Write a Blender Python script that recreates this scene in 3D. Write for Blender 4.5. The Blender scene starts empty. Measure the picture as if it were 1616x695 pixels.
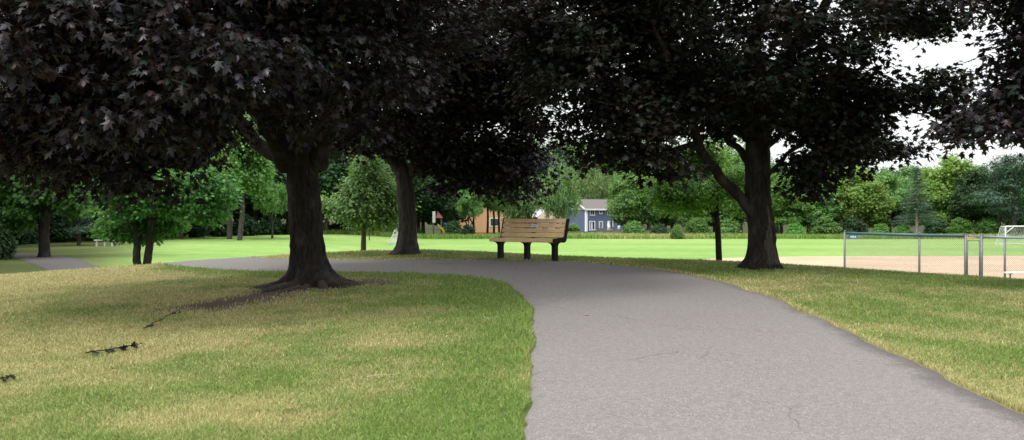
import bpy, math, random
import numpy as np
R = math.radians
rng = np.random.default_rng(7)
random.seed(7)
scene = bpy.context.scene
COL = scene.collection
F = 1400.0          # focal length of the photograph in its own pixels
EYE = 1.5
HOR = 340.0

def pt(px, py, Y):
    """world point seen at pixel (px,py) standing Y metres ahead"""
    return np.array([(px-808)/F*Y, Y, EYE-(py-HOR)/F*Y])
def gx(px, Y): return (px-808)/F*Y

# ------------------------------------------------------------------ noise
class VNoise:
    def __init__(s, seed, n=64):
        s.g = np.random.default_rng(seed).random((n, n)); s.n = n
    def one(s, x, y):
        xi = np.floor(x).astype(int); yi = np.floor(y).astype(int)
        fx = x-xi; fy = y-yi
        fx = fx*fx*(3-2*fx); fy = fy*fy*(3-2*fy)
        n = s.n; g = s.g
        a = g[xi % n, yi % n]; b = g[(xi+1) % n, yi % n]
        c = g[xi % n, (yi+1) % n]; d = g[(xi+1) % n, (yi+1) % n]
        return (a*(1-fx)+b*fx)*(1-fy)+(c*(1-fx)+d*fx)*fy
    def __call__(s, x, y, octv=3):
        v = 0; a = 1; t = 0
        for k in range(octv):
            v = v+a*s.one(x*2**k+17.3*k, y*2**k+5.1*k); t += a; a *= .55
        return v/t
N1, N2, N3 = VNoise(1), VNoise(2), VNoise(3)
class VNoise3:
    def __init__(s, seed, n=24):
        s.g = np.random.default_rng(seed).random((n, n, n)); s.n = n
    def __call__(s, p):
        i = np.floor(p).astype(int); f = p-i; f = f*f*(3-2*f); n = s.n
        r = 0
        for dx in (0, 1):
            for dy in (0, 1):
                for dz in (0, 1):
                    w = (f[:, 0] if dx else 1-f[:, 0])*(f[:, 1] if dy else 1-f[:, 1])*(f[:, 2] if dz else 1-f[:, 2])
                    r = r+w*s.g[(i[:, 0]+dx) % n, (i[:, 1]+dy) % n, (i[:, 2]+dz) % n]
        return r
def sstep(t):
    t = np.clip(t, 0, 1); return t*t*(3-2*t)

# ------------------------------------------------------------------ terrain
CX = [-60, -40, -20, -12, -9, -7, -5.5, -3, 0, 2.5, 4.7, 6.5, 8.4, 12, 20, 40]
CY = [4, 6, 10.5, 15.2, 17.6, 19.6, 21.3, 22.4, 20.6, 19.0, 18.3, 16.7, 15.3, 12.8, 10, 6]
_gx = np.linspace(-60, 40, 401); _gy = np.interp(_gx, CX, CY)
_gy = np.convolve(np.pad(_gy, 6, mode='edge'), np.ones(13)/13, mode='valid')
def gz(x, y):
    x = np.asarray(x, float); y = np.asarray(y, float)
    yc = np.interp(x, _gx, _gy)
    hill = .029*np.minimum(y, 40)-.02*np.maximum(0, -x-2)-.015*np.maximum(0, x-5)
    hill = hill+.03*(N1(x*.35, y*.35, 2)-.5)
    field = -1.1+.5*sstep((-8-x)/12)-.9*sstep((y-104)/45)+.10*(N2(x*.05, y*.05, 2)-.5)*sstep((y-30)/20)
    t = sstep((y-yc)/8.5)
    z = hill*(1-t)+field*t
    return z
def gzf(x, y): return float(gz(np.array([x]), np.array([y]))[0])

# ------------------------------------------------------------------ object helpers
def link(o): COL.objects.link(o); return o
def mesh_np(name, verts, faces, mats, parent=None, smooth=False, mat_idx=None, attrs=None, face_groups=None):
    """faces: (M,k) array or list of such arrays"""
    if not isinstance(faces, list): faces = [faces]
    faces = [np.asarray(f, dtype=np.int64) for f in faces if len(f)]
    me = bpy.data.meshes.new(name)
    verts = np.asarray(verts, dtype=np.float32)
    nl = sum(f.size for f in faces); npoly = sum(len(f) for f in faces)
    me.vertices.add(len(verts)); me.vertices.foreach_set('co', verts.ravel())
    me.loops.add(nl); me.polygons.add(npoly)
    me.loops.foreach_set('vertex_index', np.concatenate([f.ravel() for f in faces]).astype(np.int32))
    tot = np.concatenate([np.full(len(f), f.shape[1]) for f in faces])
    st = np.concatenate([[0], np.cumsum(tot)[:-1]]).astype(np.int32)
    me.polygons.foreach_set('loop_start', st)
    if mat_idx is not None: me.polygons.foreach_set('material_index', np.asarray(mat_idx, np.int32))
    if smooth is not False:
        sm = np.ones(npoly, bool) if smooth is True else np.asarray(smooth, bool)
        me.polygons.foreach_set('use_smooth', sm)
    else:
        me.polygons.foreach_set('use_smooth', np.zeros(npoly, bool))
    me.update(calc_edges=True)
    for k, v in (attrs or {}).items():
        a = me.attributes.new(k, 'FLOAT', 'POINT'); a.data.foreach_set('value', np.asarray(v, np.float32))
    for m in (mats if isinstance(mats, (list, tuple)) else [mats]): me.materials.append(m)
    o = bpy.data.objects.new(name, me); link(o)
    if parent: o.parent = parent
    return o
class MB:
    def __init__(s): s.v = []; s.f = []; s.n = 0
    def add(s, v, f):
        v = np.asarray(v, float); s.v.append(v); s.f += [tuple(int(i)+s.n for i in q) for q in f]; s.n += len(v); return s
    def box(s, c, size, rz=0, rx=0, ry=0):
        sx, sy, sz = [a/2 for a in size]
        v = np.array([(x, y, z) for x in (-sx, sx) for y in (-sy, sy) for z in (-sz, sz)], float)
        f = [(0, 1, 3, 2), (4, 6, 7, 5), (0, 4, 5, 1), (2, 3, 7, 6), (0, 2, 6, 4), (1, 5, 7, 3)]
        for a, ax in ((rx, 0), (ry, 1), (rz, 2)):
            if a: v = rot(v, a, ax)
        return s.add(v+np.asarray(c, float), f)
    def tube(s, pts, r, sides=8, cap=True):
        v, f = tube(pts, r, sides, cap); return s.add(v, f)
    def prism(s, poly, y0, y1, axis='y'):
        """poly: list of (a,b) in the xz plane, extruded along y"""
        n = len(poly)
        v = [(a, y0, b) for a, b in poly]+[(a, y1, b) for a, b in poly]
        if axis == 'x': v = [(p[1], p[0], p[2]) for p in v]
        f = [tuple(range(n)), tuple(range(2*n-1, n-1, -1))]+[(i, i+n, (i+1) % n+n, (i+1) % n) for i in range(n)]
        return s.add(v, f)
    def build(s, name, mat, parent=None, smooth=False, bevel=0, loc=None, rz=0):
        me = bpy.data.meshes.new(name)
        me.from_pydata(np.concatenate(s.v).tolist(), [], s.f)
        for m in (mat if isinstance(mat, (list, tuple)) else [mat]): me.materials.append(m)
        import bmesh
        bm = bmesh.new(); bm.from_mesh(me)
        bmesh.ops.recalc_face_normals(bm, faces=bm.faces)
        if bevel:
            bmesh.ops.bevel(bm, geom=[e for e in bm.edges if e.calc_face_angle(0) > .6], offset=bevel, segments=2, affect='EDGES', profile=.7)
        bm.to_mesh(me); bm.free()
        if smooth:
            for p in me.polygons: p.use_smooth = True
        o = bpy.data.objects.new(name, me); link(o)
        if parent: o.parent = parent
        if loc is not None: o.location = loc
        if rz: o.rotation_euler.z = rz
        return o
def rot(v, a, ax):
    c, s_ = math.cos(a), math.sin(a)
    M = {0: [[1, 0, 0], [0, c, -s_], [0, s_, c]], 1: [[c, 0, s_], [0, 1, 0], [-s_, 0, c]], 2: [[c, -s_, 0], [s_, c, 0], [0, 0, 1]]}[ax]
    return np.asarray(v) @ np.array(M).T
def tube(pts, r, sides=8, cap=True):
    pts = np.asarray(pts, float); n = len(pts)
    r = np.full(n, float(r)) if np.isscalar(r) else np.asarray(r, float)
    t = np.gradient(pts, axis=0); t /= np.linalg.norm(t, axis=1)[:, None]+1e-9
    u = np.cross(t[0], [0, 0, 1.0])
    if np.linalg.norm(u) < .1: u = np.cross(t[0], [0, 1.0, 0])
    u /= np.linalg.norm(u)
    a = np.arange(sides)/sides*2*np.pi
    V = []
    for i in range(n):
        u = u-t[i]*np.dot(u, t[i]); u /= np.linalg.norm(u); w = np.cross(t[i], u)
        V.append(pts[i]+r[i]*(np.cos(a)[:, None]*u+np.sin(a)[:, None]*w))
    V = np.concatenate(V)
    f = []
    for i in range(n-1):
        for k in range(sides):
            k2 = (k+1) % sides
            f.append((i*sides+k, i*sides+k2, (i+1)*sides+k2, (i+1)*sides+k))
    if cap:
        f.append(tuple(range(sides-1, -1, -1))); f.append(tuple((n-1)*sides+k for k in range(sides)))
    return V, f
def frusta(p0, p1, r0, r1, sides=4):
    t = p1-p0; t = t/(np.linalg.norm(t, axis=1)[:, None]+1e-9)
    ref = np.where(np.abs(t[:, 2:3]) > .9, np.array([[1., 0, 0]]), np.array([[0, 0, 1.]]))
    u = np.cross(t, ref); u /= np.linalg.norm(u, axis=1)[:, None]; w = np.cross(t, u)
    a = np.arange(sides)/sides*2*np.pi
    ring = np.cos(a)[None, :, None]*u[:, None]+np.sin(a)[None, :, None]*w[:, None]
    A = p0[:, None]+ring*r0[:, None, None]; B = p1[:, None]+ring*r1[:, None, None]
    V = np.concatenate([A, B], 1).reshape(-1, 3)
    k = np.arange(sides); k2 = (k+1) % sides
    q = np.stack([k, k2, k2+sides, k+sides], 1)
    Fc = (np.arange(len(p0))*2*sides)[:, None, None]+q[None]
    return V, Fc.reshape(-1, 4)
def empty(name, loc=(0, 0, 0), rz=0):
    o = bpy.data.objects.new(name, None); o.empty_display_size = .2; link(o)
    o.location = [float(a) for a in loc]; o.rotation_euler = (0, 0, rz); return o
def tag(o, label=None, cat=None, group=None, kind=None):
    if label: o['label'] = label
    if cat: o['category'] = cat
    if group: o['group'] = group
    if kind: o['kind'] = kind
    return o
def copy_tree(o, parent=None):
    c = o.copy(); COL.objects.link(c)
    if parent: c.parent = parent
    for ch in list(o.children): copy_tree(ch, c)
    return c

# ------------------------------------------------------------------ materials
def newmat(name):
    m = bpy.data.materials.new(name); m.use_nodes = True
    nt = m.node_tree; b = nt.nodes['Principled BSDF']
    return m, nt, b
def N(nt, kind, **kw):
    n = nt.nodes.new(kind)
    for k, v in kw.items():
        if k in n.inputs: n.inputs[k].default_value = v
        else: setattr(n, k, v)
    return n
def ramp(nt, fac, stops):
    n = nt.nodes.new('ShaderNodeValToRGB'); e = n.color_ramp.elements
    while len(e) > 1: e.remove(e[-1])
    e[0].position = stops[0][0]; e[0].color = (*stops[0][1], 1)
    for p, c in stops[1:]:
        q = e.new(p); q.color = (*c, 1)
    nt.links.new(fac, n.inputs[0]); return n
def g3(v): return (v, v, v)
def mixc(nt, fac, a, b, mode='MIX'):
    n = nt.nodes.new('ShaderNodeMix'); n.data_type = 'RGBA'; n.blend_type = mode
    for s_, v in ((n.inputs[0], fac), (n.inputs[6], a), (n.inputs[7], b)):
        if hasattr(v, 'links') or hasattr(v, 'is_linked'): nt.links.new(v, s_)
        elif isinstance(v, (int, float)): s_.default_value = v
        else: s_.default_value = (*v, 1) if len(v) == 3 else v
    return n.outputs[2]
def noise(nt, scale, detail=3, vec=None, rough=.55):
    n = nt.nodes.new('ShaderNodeTexNoise'); n.inputs['Scale'].default_value = scale
    n.inputs['Detail'].default_value = detail; n.inputs['Roughness'].default_value = rough
    if vec is not None: nt.links.new(vec, n.inputs['Vector'])
    return n.outputs[0]
def coords(nt, kind='Object', scale=(1, 1, 1)):
    t = nt.nodes.new('ShaderNodeTexCoord'); mp = nt.nodes.new('ShaderNodeMapping')
    mp.inputs['Scale'].default_value = scale
    nt.links.new(t.outputs[kind], mp.inputs[0]); return mp.outputs[0]
def geopos(nt):
    return nt.nodes.new('ShaderNodeNewGeometry').outputs['Position']
def attr(nt, name):
    a = nt.nodes.new('ShaderNodeAttribute'); a.attribute_name = name; return a.outputs['Fac']
def bump(nt, h, strength, dist, b):
    n = nt.nodes.new('ShaderNodeBump'); n.inputs['Strength'].default_value = strength; n.inputs['Distance'].default_value = dist
    nt.links.new(h, n.inputs['Height']); nt.links.new(n.outputs[0], b.inputs['Normal'])
def simple(name, col, rough=.6, metal=0, var=.12, scale=6, bmp=0):
    m, nt, b = newmat(name)
    v = coords(nt)
    n = noise(nt, scale, 4, v)
    lo = tuple(c*(1-var) for c in col); hi = tuple(min(1, c*(1+var)) for c in col)
    r_ = ramp(nt, n, [(.3, lo), (.7, hi)])
    nt.links.new(r_.outputs[0], b.inputs['Base Color'])
    b.inputs['Roughness'].default_value = rough; b.inputs['Metallic'].default_value = metal
    if bmp: bump(nt, noise(nt, scale*6, 3, v), bmp, .01, b)
    return m
def bark(name, lo, hi, patch=None):
    m, nt, b = newmat(name)
    v = coords(nt, 'Object', (9, 9, 1.6)); v2 = coords(nt, 'Object', (1.6, 1.6, 1.2))
    n = noise(nt, 3.2, 6, v, .65)
    r_ = ramp(nt, n, [(.33, lo), (.52, tuple((a+c)/2 for a, c in zip(lo, hi))), (.68, hi)])
    c = r_.outputs[0]
    if patch:
        p = ramp(nt, noise(nt, 2.2, 4, v2), [(.52, g3(0)), (.66, g3(.75))])
        c = mixc(nt, p.outputs[0], c, patch)
    nt.links.new(c, b.inputs['Base Color']); b.inputs['Roughness'].default_value = .92
    b.inputs['Specular IOR Level'].default_value = .15
    bump(nt, n, .9, .03, b)
    return m
def leafmat(name, lo, hi, trans=.25, spec=.3, rough=.5, var=.25, back=None):
    m, nt, b = newmat(name)
    oi = nt.nodes.new('ShaderNodeObjectInfo')
    rnd = attr(nt, 'rnd')
    r_ = ramp(nt, rnd, [(0, lo), (.6, tuple(a*.65+c*.35 for a, c in zip(lo, hi))), (1, hi)])
    hs = nt.nodes.new('ShaderNodeHueSaturation')
    mr = N(nt, 'ShaderNodeMapRange'); mr.inputs['To Min'].default_value = 1-var; mr.inputs['To Max'].default_value = 1+var
    nt.links.new(oi.outputs['Random'], mr.inputs[0]); nt.links.new(mr.outputs[0], hs.inputs['Value'])
    mr2 = N(nt, 'ShaderNodeMapRange'); mr2.inputs['To Min'].default_value = .5-.004; mr2.inputs['To Max'].default_value = .5+.018
    nt.links.new(oi.outputs['Random'], mr2.inputs[0]); nt.links.new(mr2.outputs[0], hs.inputs['Hue'])
    nt.links.new(r_.outputs[0], hs.inputs['Color'])
    c = hs.outputs[0]
    nt.links.new(c, b.inputs['Base Color'])
    b.inputs['Roughness'].default_value = rough; b.inputs['Specular IOR Level'].default_value = spec
    if trans:
        tr = nt.nodes.new('ShaderNodeBsdfTranslucent')
        tc = mixc(nt, .5, c, (hi[0]*1.5, hi[1]*1.5, hi[2]*.6))
        nt.links.new(tc, tr.inputs[0])
        mx = nt.nodes.new('ShaderNodeMixShader'); mx.inputs[0].default_value = trans
        nt.links.new(b.outputs[0], mx.inputs[1]); nt.links.new(tr.outputs[0], mx.inputs[2])
        nt.links.new(mx.outputs[0], nt.nodes['Material Output'].inputs[0])
    return m

M = {}
M['bark_dark'] = bark('dark maple bark', (.009, .0075, .0065), (.040, .033, .028), (.055, .052, .046))
M['bark_grey'] = bark('grey bark', (.028, .025, .022), (.095, .086, .076))
M['root'] = bark('root bark', (.022, .018, .015), (.105, .086, .07))
M['bark_tan'] = bark('tan bark', (.06, .048, .035), (.17, .14, .105))
M['bark_brown'] = bark('brown bark', (.03, .024, .019), (.10, .08, .062))
M['bark_pale'] = bark('pale bark', (.12, .11, .095), (.30, .28, .25))

def purple_leaf():
    m, nt, b = newmat('purple leaf'); rnd = attr(nt, 'rnd')
    c = ramp(nt, rnd, [(0, (.003, .003, .0035)), (.3, (.008, .018, .012)), (.45, (.019, .009, .009)), (.62, (.011, .011, .014)), (.8, (.025, .020, .030)), (1, (.056, .045, .066))]).outputs[0]
    nt.links.new(c, b.inputs['Base Color']); b.inputs['Roughness'].default_value = .43; b.inputs['Specular IOR Level'].default_value = .34
    tr = nt.nodes.new('ShaderNodeBsdfTranslucent'); tr.inputs[0].default_value = (.05, .02, .014, 1)
    mx = nt.nodes.new('ShaderNodeMixShader'); mx.inputs[0].default_value = .10
    nt.links.new(b.outputs[0], mx.inputs[1]); nt.links.new(tr.outputs[0], mx.inputs[2]); nt.links.new(mx.outputs[0], nt.nodes['Material Output'].inputs[0])
    return m
M['purple'] = purple_leaf()

def bronze_leaf():
    m, nt, b = newmat('purple_brown leaf'); rnd = attr(nt, 'rnd')
    c = ramp(nt, rnd, [(0, (.0035, .0032, .003)), (.35, (.008, .017, .008)), (.55, (.019, .012, .008)), (.75, (.011, .014, .011)), (1, (.030, .028, .026))]).outputs[0]
    nt.links.new(c, b.inputs['Base Color']); b.inputs['Roughness'].default_value = .43; b.inputs['Specular IOR Level'].default_value = .2
    tr = nt.nodes.new('ShaderNodeBsdfTranslucent'); tr.inputs[0].default_value = (.05, .034, .012, 1)
    mx = nt.nodes.new('ShaderNodeMixShader'); mx.inputs[0].default_value = .12
    nt.links.new(b.outputs[0], mx.inputs[1]); nt.links.new(tr.outputs[0], mx.inputs[2]); nt.links.new(mx.outputs[0], nt.nodes['Material Output'].inputs[0])
    return m
M['purple_brown'] = bronze_leaf()
M['green'] = leafmat('green leaf', (.085, .170, .045), (.18, .31, .085), .3, .25)
M['dark'] = leafmat('dark green leaf', (.020, .050, .018), (.060, .125, .036), .2, .25)
M['light'] = leafmat('pale green leaf', (.12, .21, .075), (.23, .35, .125), .32, .2)
M['yellow'] = leafmat('yellow green leaf', (.14, .245, .05), (.28, .40, .10), .35, .2)
M['bright'] = leafmat('fresh green leaf', (.085, .20, .040), (.19, .35, .085), .45, .3)
M['gloom'] = leafmat('shaded green leaf', (.010, .028, .010), (.036, .078, .024), .15, .2)  # woodland shade darkened into the leaf colour
M['mixed'] = leafmat('mixed green leaf', (.022, .065, .018), (.13, .27, .055), .35, .25)
M['needle'] = leafmat('blue green needle', (.034, .074, .044), (.08, .14, .085), .1, .2)

# ground
def ground_mat():
    m, nt, b = newmat('lawn')
    pos = geopos(nt)
    dry, dirt, far = attr(nt, 'dry'), attr(nt, 'dirt'), attr(nt, 'far')
    n1 = noise(nt, 14, 5, pos, .7); n2 = noise(nt, 70, 3, pos, .7)
    gcol = ramp(nt, n1, [(.3, (.060, .085, .025)), (.7, (.115, .145, .042))]).outputs[0]
    scol = ramp(nt, n2, [(.3, (.17, .145, .066)), (.7, (.29, .25, .125))]).outputs[0]
    near = mixc(nt, dry, gcol, scol)
    dcol = ramp(nt, n1, [(.3, (.065, .046, .036)), (.7, (.15, .112, .088))]).outputs[0]
    # soil beneath the tree, broken up by noise
    mth = nt.nodes.new('ShaderNodeMath'); mth.operation = 'MULTIPLY_ADD'
    nt.links.new(n1, mth.inputs[0]); mth.inputs[1].default_value = .9
    sb = nt.nodes.new('ShaderNodeMath'); sb.operation = 'SUBTRACT'; nt.links.new(dirt, sb.inputs[0]); sb.inputs[1].default_value = .45
    nt.links.new(sb.outputs[0], mth.inputs[2])
    dm = ramp(nt, mth.outputs[0], [(.38, g3(0)), (.52, g3(1))]).outputs[0]
    near = mixc(nt, dm, near, dcol)
    # sports field: patchy, faint mowing bands
    big = noise(nt, .06, 4, pos, .6); med = noise(nt, .9, 4, pos, .65)
    mp = nt.nodes.new('ShaderNodeMapping'); mp.inputs['Scale'].default_value = (.015, .22, 1); mp.inputs['Rotation'].default_value = (0, 0, .06)
    nt.links.new(pos, mp.inputs[0]); band = noise(nt, 1.0, 2, mp.outputs[0])
    fc = ramp(nt, big, [(.35, (.150, .262, .066)), (.52, (.192, .300, .084)), (.68, (.27, .335, .118))]).outputs[0]
    fc = mixc(nt, ramp(nt, band, [(.42, g3(0)), (.6, g3(.45))]).outputs[0], fc, (.27, .385, .11))
    fc = mixc(nt, ramp(nt, med, [(.4, g3(0)), (.72, g3(.6))]).outputs[0], fc, (.12, .205, .05))
    fc = mixc(nt, ramp(nt, noise(nt, 9, 4, pos, .7), [(.35, g3(0)), (.8, g3(.5))]).outputs[0], fc, (.09, .16, .04))
    c = mixc(nt, far, near, fc)
    wood = attr(nt, 'wood')  # dark litter under the woods, plus painted shade on the left bank
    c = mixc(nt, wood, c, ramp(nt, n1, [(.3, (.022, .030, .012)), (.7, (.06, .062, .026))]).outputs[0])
    nt.links.new(c, b.inputs['Base Color'])
    b.inputs['Roughness'].default_value = 1; b.inputs['Specular IOR Level'].default_value = .05
    bump(nt, n2, .7, .03, b)
    return m
def blade_mat():
    m, nt, b = newmat('grass blade')
    dry, rnd = attr(nt, 'dry'), attr(nt, 'rnd')
    gc = ramp(nt, rnd, [(0, (.085, .170, .030)), (.6, (.170, .285, .055)), (1, (.27, .37, .10))]).outputs[0]
    sc = ramp(nt, rnd, [(0, (.29, .255, .100)), (.6, (.51, .455, .205)), (1, (.70, .635, .35))]).outputs[0]
    c = mixc(nt, dry, gc, sc)
    nt.links.new(c, b.inputs['Base Color']); b.inputs['Roughness'].default_value = .75; b.inputs['Specular IOR Level'].default_value = .15
    tr = nt.nodes.new('ShaderNodeBsdfTranslucent'); nt.links.new(c, tr.inputs[0])
    mx = nt.nodes.new('ShaderNodeMixShader'); mx.inputs[0].default_value = .3
    nt.links.new(b.outputs[0], mx.inputs[1]); nt.links.new(tr.outputs[0], mx.inputs[2])
    nt.links.new(mx.outputs[0], nt.nodes['Material Output'].inputs[0])
    return m
def asphalt_mat():
    m, nt, b = newmat('weathered asphalt')
    pos = geopos(nt); edge = attr(nt, 'edge')
    fine = noise(nt, 120, 4, pos, .85); mid = noise(nt, 22, 4, pos, .6); big = noise(nt, .8, 4, pos)
    vo = nt.nodes.new('ShaderNodeTexVoronoi'); vo.inputs['Scale'].default_value = 85; nt.links.new(pos, vo.inputs['Vector'])
    c = ramp(nt, fine, [(.34, (.052, .046, .042)), (.5, (.165, .150, .139)), (.64, (.345, .318, .297))]).outputs[0]
    st = ramp(nt, vo.outputs['Color'], [(.74, g3(0)), (.95, g3(.65))]).outputs[0]
    c = mixc(nt, st, c, (.34, .325, .312))
    c = mixc(nt, ramp(nt, mid, [(.35, g3(.42)), (.62, g3(0))]).outputs[0], c, (.095, .089, .087))
    c = mixc(nt, ramp(nt, big, [(.35, g3(0)), (.7, g3(.35))]).outputs[0], c, (.185, .172, .163))
    # worn and darker towards the right-hand edge; shade painted over the far stretch
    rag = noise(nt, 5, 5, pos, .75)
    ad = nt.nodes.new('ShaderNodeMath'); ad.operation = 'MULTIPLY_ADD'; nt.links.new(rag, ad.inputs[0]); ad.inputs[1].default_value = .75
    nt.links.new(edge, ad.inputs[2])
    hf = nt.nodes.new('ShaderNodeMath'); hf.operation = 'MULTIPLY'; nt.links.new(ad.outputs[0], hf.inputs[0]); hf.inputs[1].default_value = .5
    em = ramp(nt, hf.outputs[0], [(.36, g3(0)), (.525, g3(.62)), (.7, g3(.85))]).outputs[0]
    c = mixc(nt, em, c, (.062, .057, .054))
    # hairline cracks
    cr = nt.nodes.new('ShaderNodeTexVoronoi'); cr.feature = 'DISTANCE_TO_EDGE'; cr.inputs['Scale'].default_value = .42
    dv = nt.nodes.new('ShaderNodeVectorMath'); dv.operation = 'ADD'
    nz = nt.nodes.new('ShaderNodeTexNoise'); nz.inputs['Scale'].default_value = 1.6; nz.inputs['Detail'].default_value = 5; nt.links.new(pos, nz.inputs['Vector'])
    sc = nt.nodes.new('ShaderNodeVectorMath'); sc.operation = 'SCALE'; sc.inputs['Scale'].default_value = .5; nt.links.new(nz.outputs[1], sc.inputs[0])
    nt.links.new(pos, dv.inputs[0]); nt.links.new(sc.outputs[0], dv.inputs[1]); nt.links.new(dv.outputs[0], cr.inputs['Vector'])
    cm = ramp(nt, cr.outputs[0], [(0, g3(.7)), (.0022, g3(.5)), (.004, g3(0))]).outputs[0]
    gate = ramp(nt, noise(nt, .7, 2, pos), [(.52, g3(0)), (.60, g3(1))]).outputs[0]
    cm2 = mixc(nt, 1.0, cm, gate, 'MULTIPLY')
    c = mixc(nt, cm2, c, (.04, .037, .036))
    nt.links.new(c, b.inputs['Base Color']); b.inputs['Roughness'].default_value = .95; b.inputs['Specular IOR Level'].default_value = .12
    bump(nt, fine, .6, .006, b)
    return m
def dirt_mat():
    m, nt, b = newmat('ball field dirt')
    pos = geopos(nt)
    c = ramp(nt, noise(nt, .25, 5, pos, .6), [(.3, (.315, .225, .138)), (.7, (.40, .295, .188))]).outputs[0]
    c = mixc(nt, ramp(nt, noise(nt, 2.4, 4, pos, .7), [(.55, g3(0)), (.75, g3(.4))]).outputs[0], c, (.25, .19, .115))
    c = mixc(nt, ramp(nt, noise(nt, 1.1, 5, pos, .75), [(.66, g3(0)), (.74, g3(.6))]).outputs[0], c, (.16, .18, .07))
    nt.links.new(c, b.inputs['Base Color']); b.inputs['Roughness'].default_value = 1
    return m
M['lawn'] = ground_mat(); M['blade'] = blade_mat(); M['asphalt'] = asphalt_mat(); M['dirt'] = dirt_mat()

# ------------------------------------------------------------------ world, sun, camera
w = bpy.data.worlds.new('World'); scene.world = w; w.use_nodes = True
nt = w.node_tree; bg = nt.nodes['Background']
SUN_EL, SUN_AZ = R(56), R(222)    # azimuth clockwise from +Y
sky = nt.nodes.new('ShaderNodeTexSky'); sky.sky_type = 'NISHITA'; sky.sun_disc = False
sky.sun_elevation = SUN_EL; sky.sun_rotation = SUN_AZ; sky.dust_density = 4; sky.air_density = 1.2
tc = nt.nodes.new('ShaderNodeTexCoord'); sp = nt.nodes.new('ShaderNodeSeparateXYZ'); nt.links.new(tc.outputs['Generated'], sp.inputs[0])
# overcast sheet: brighter towards the zenith, as a real cloud deck is
cl = nt.nodes.new('ShaderNodeValToRGB'); e = cl.color_ramp.elements
e[0].position = 0; e[0].color = (8.2, 8.3, 8.45, 1); e[1].position = .9; e[1].color = (28, 28.6, 29.6, 1)
q = e.new(.3); q.color = (9.0, 9.1, 9.3, 1)
nt.links.new(sp.outputs[2], cl.inputs[0])
cn = nt.nodes.new('ShaderNodeTexNoise'); cn.inputs['Scale'].default_value = 3.2; cn.inputs['Detail'].default_value = 6
mpw = nt.nodes.new('ShaderNodeMapping'); mpw.inputs['Scale'].default_value = (1, 1, 2.6); nt.links.new(tc.outputs['Generated'], mpw.inputs[0]); nt.links.new(mpw.outputs[0], cn.inputs['Vector'])
cr = nt.nodes.new('ShaderNodeMapRange'); cr.inputs['To Min'].default_value = .78; cr.inputs['To Max'].default_value = .96
nt.links.new(cn.outputs[0], cr.inputs[0])
mx = nt.nodes.new('ShaderNodeMix'); mx.data_type = 'RGBA'
nt.links.new(cr.outputs[0], mx.inputs[0]); nt.links.new(sky.outputs[0], mx.inputs[6]); nt.links.new(cl.outputs[0], mx.inputs[7])
nt.links.new(mx.outputs[2], bg.inputs[0]); bg.inputs[1].default_value = .138
sd = bpy.data.lights.new('sun', 'SUN'); sd.energy = 2.5; sd.angle = R(9); sd.color = (1, .96, .9)
so = bpy.data.objects.new('sun', sd); link(so)
so.rotation_euler = (math.pi/2-SUN_EL, 0, math.pi-SUN_AZ); so.location = (20, -15, 40)
cd = bpy.data.cameras.new('camera'); cam = bpy.data.objects.new('camera', cd); link(cam); scene.camera = cam
cam.location = (0, 0, EYE); cd.sensor_width = 36; cd.lens = 36*F/1616
cam.rotation_euler = (R(90)-math.atan((347.5-HOR)/F), 0, 0)
cd.clip_end = 4000; cd.clip_start = .05
cd.dof.use_dof = True; cd.dof.focus_distance = 13; cd.dof.aperture_fstop = 3.5
scene.view_settings.view_transform = 'Standard'; scene.view_settings.look = 'None'; scene.view_settings.exposure = 0
scene.render.engine = 'CYCLES'
scene.cycles.max_bounces = 8; scene.cycles.diffuse_bounces = 4; scene.cycles.transparent_max_bounces = 8
scene.cycles.use_denoising = True

# ------------------------------------------------------------------ path outline
PL = np.array([(.0, -8), (.06, 2), (.08, 5.3), (.19, 8.7), (.21, 11.6), (.02, 13.4), (-.35, 14.75), (-1.1, 15.6), (-2.4, 16.1), (-3.9, 16.5), (-5.4, 17.3), (-7.6, 19.3), (-10.5, 23.4), (-15, 30), (-19.4, 36.3), (-26.2, 45), (-42, 56), (-75, 66)])
PR = np.array([(3.3, -8), (3.4, 2), (3.42, 5.3), (3.47, 8.7), (3.58, 11.6), (3.42, 13.9), (2.93, 16.2), (2.15, 17.5), (.8, 18.4), (-1.4, 18.7), (-3.9, 19.3), (-5.9, 20.6), (-8.6, 24.6), (-13, 31.4), (-17.6, 37.6), (-24.4, 46.6), (-40.5, 58.6), (-75, 69.5)])
def catmull(P, per=24):
    P = np.vstack([2*P[0]-P[1], P, 2*P[-1]-P[-2]]); out = []
    for i in range(1, len(P)-2):
        t = np.linspace(0, 1, per, endpoint=False)[:, None]
        a, b_, c, d = P[i-1:i+3]
        out.append(.5*((2*b_)+(-a+c)*t+(2*a-5*b_+4*c-d)*t*t+(-a+3*b_-3*c+d)*t**3))
    out.append(P[-2][None]); return np.vstack(out)
EL, ER = catmull(PL), catmull(PR)
_seg = np.linalg.norm(np.diff((EL+ER)/2, axis=0), axis=1); _s = np.concatenate([[0], np.cumsum(_seg)])
PS = np.concatenate([np.arange(0, 45, .12), np.arange(45, _s[-1], .5)])
RL = np.stack([np.interp(PS, _s, EL[:, k]) for k in (0, 1)], 1); RR = np.stack([np.interp(PS, _s, ER[:, k]) for k in (0, 1)], 1)
_d = RR-RL; _d /= np.linalg.norm(_d, axis=1)[:, None]
RL = RL+_d*((N2(PS*.9, PS*0+3, 2)-.5)*.10+(N2(PS*6, PS*0+9, 2)-.5)*.05)[:, None]
RR = RR+_d*((N2(PS*1.1, PS*0+33, 3)-.5)*.16+(N2(PS*6, PS*0+50, 2)-.5)*.05)[:, None]
PATHPOLY = np.vstack([RL, RR[::-1]])
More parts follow.
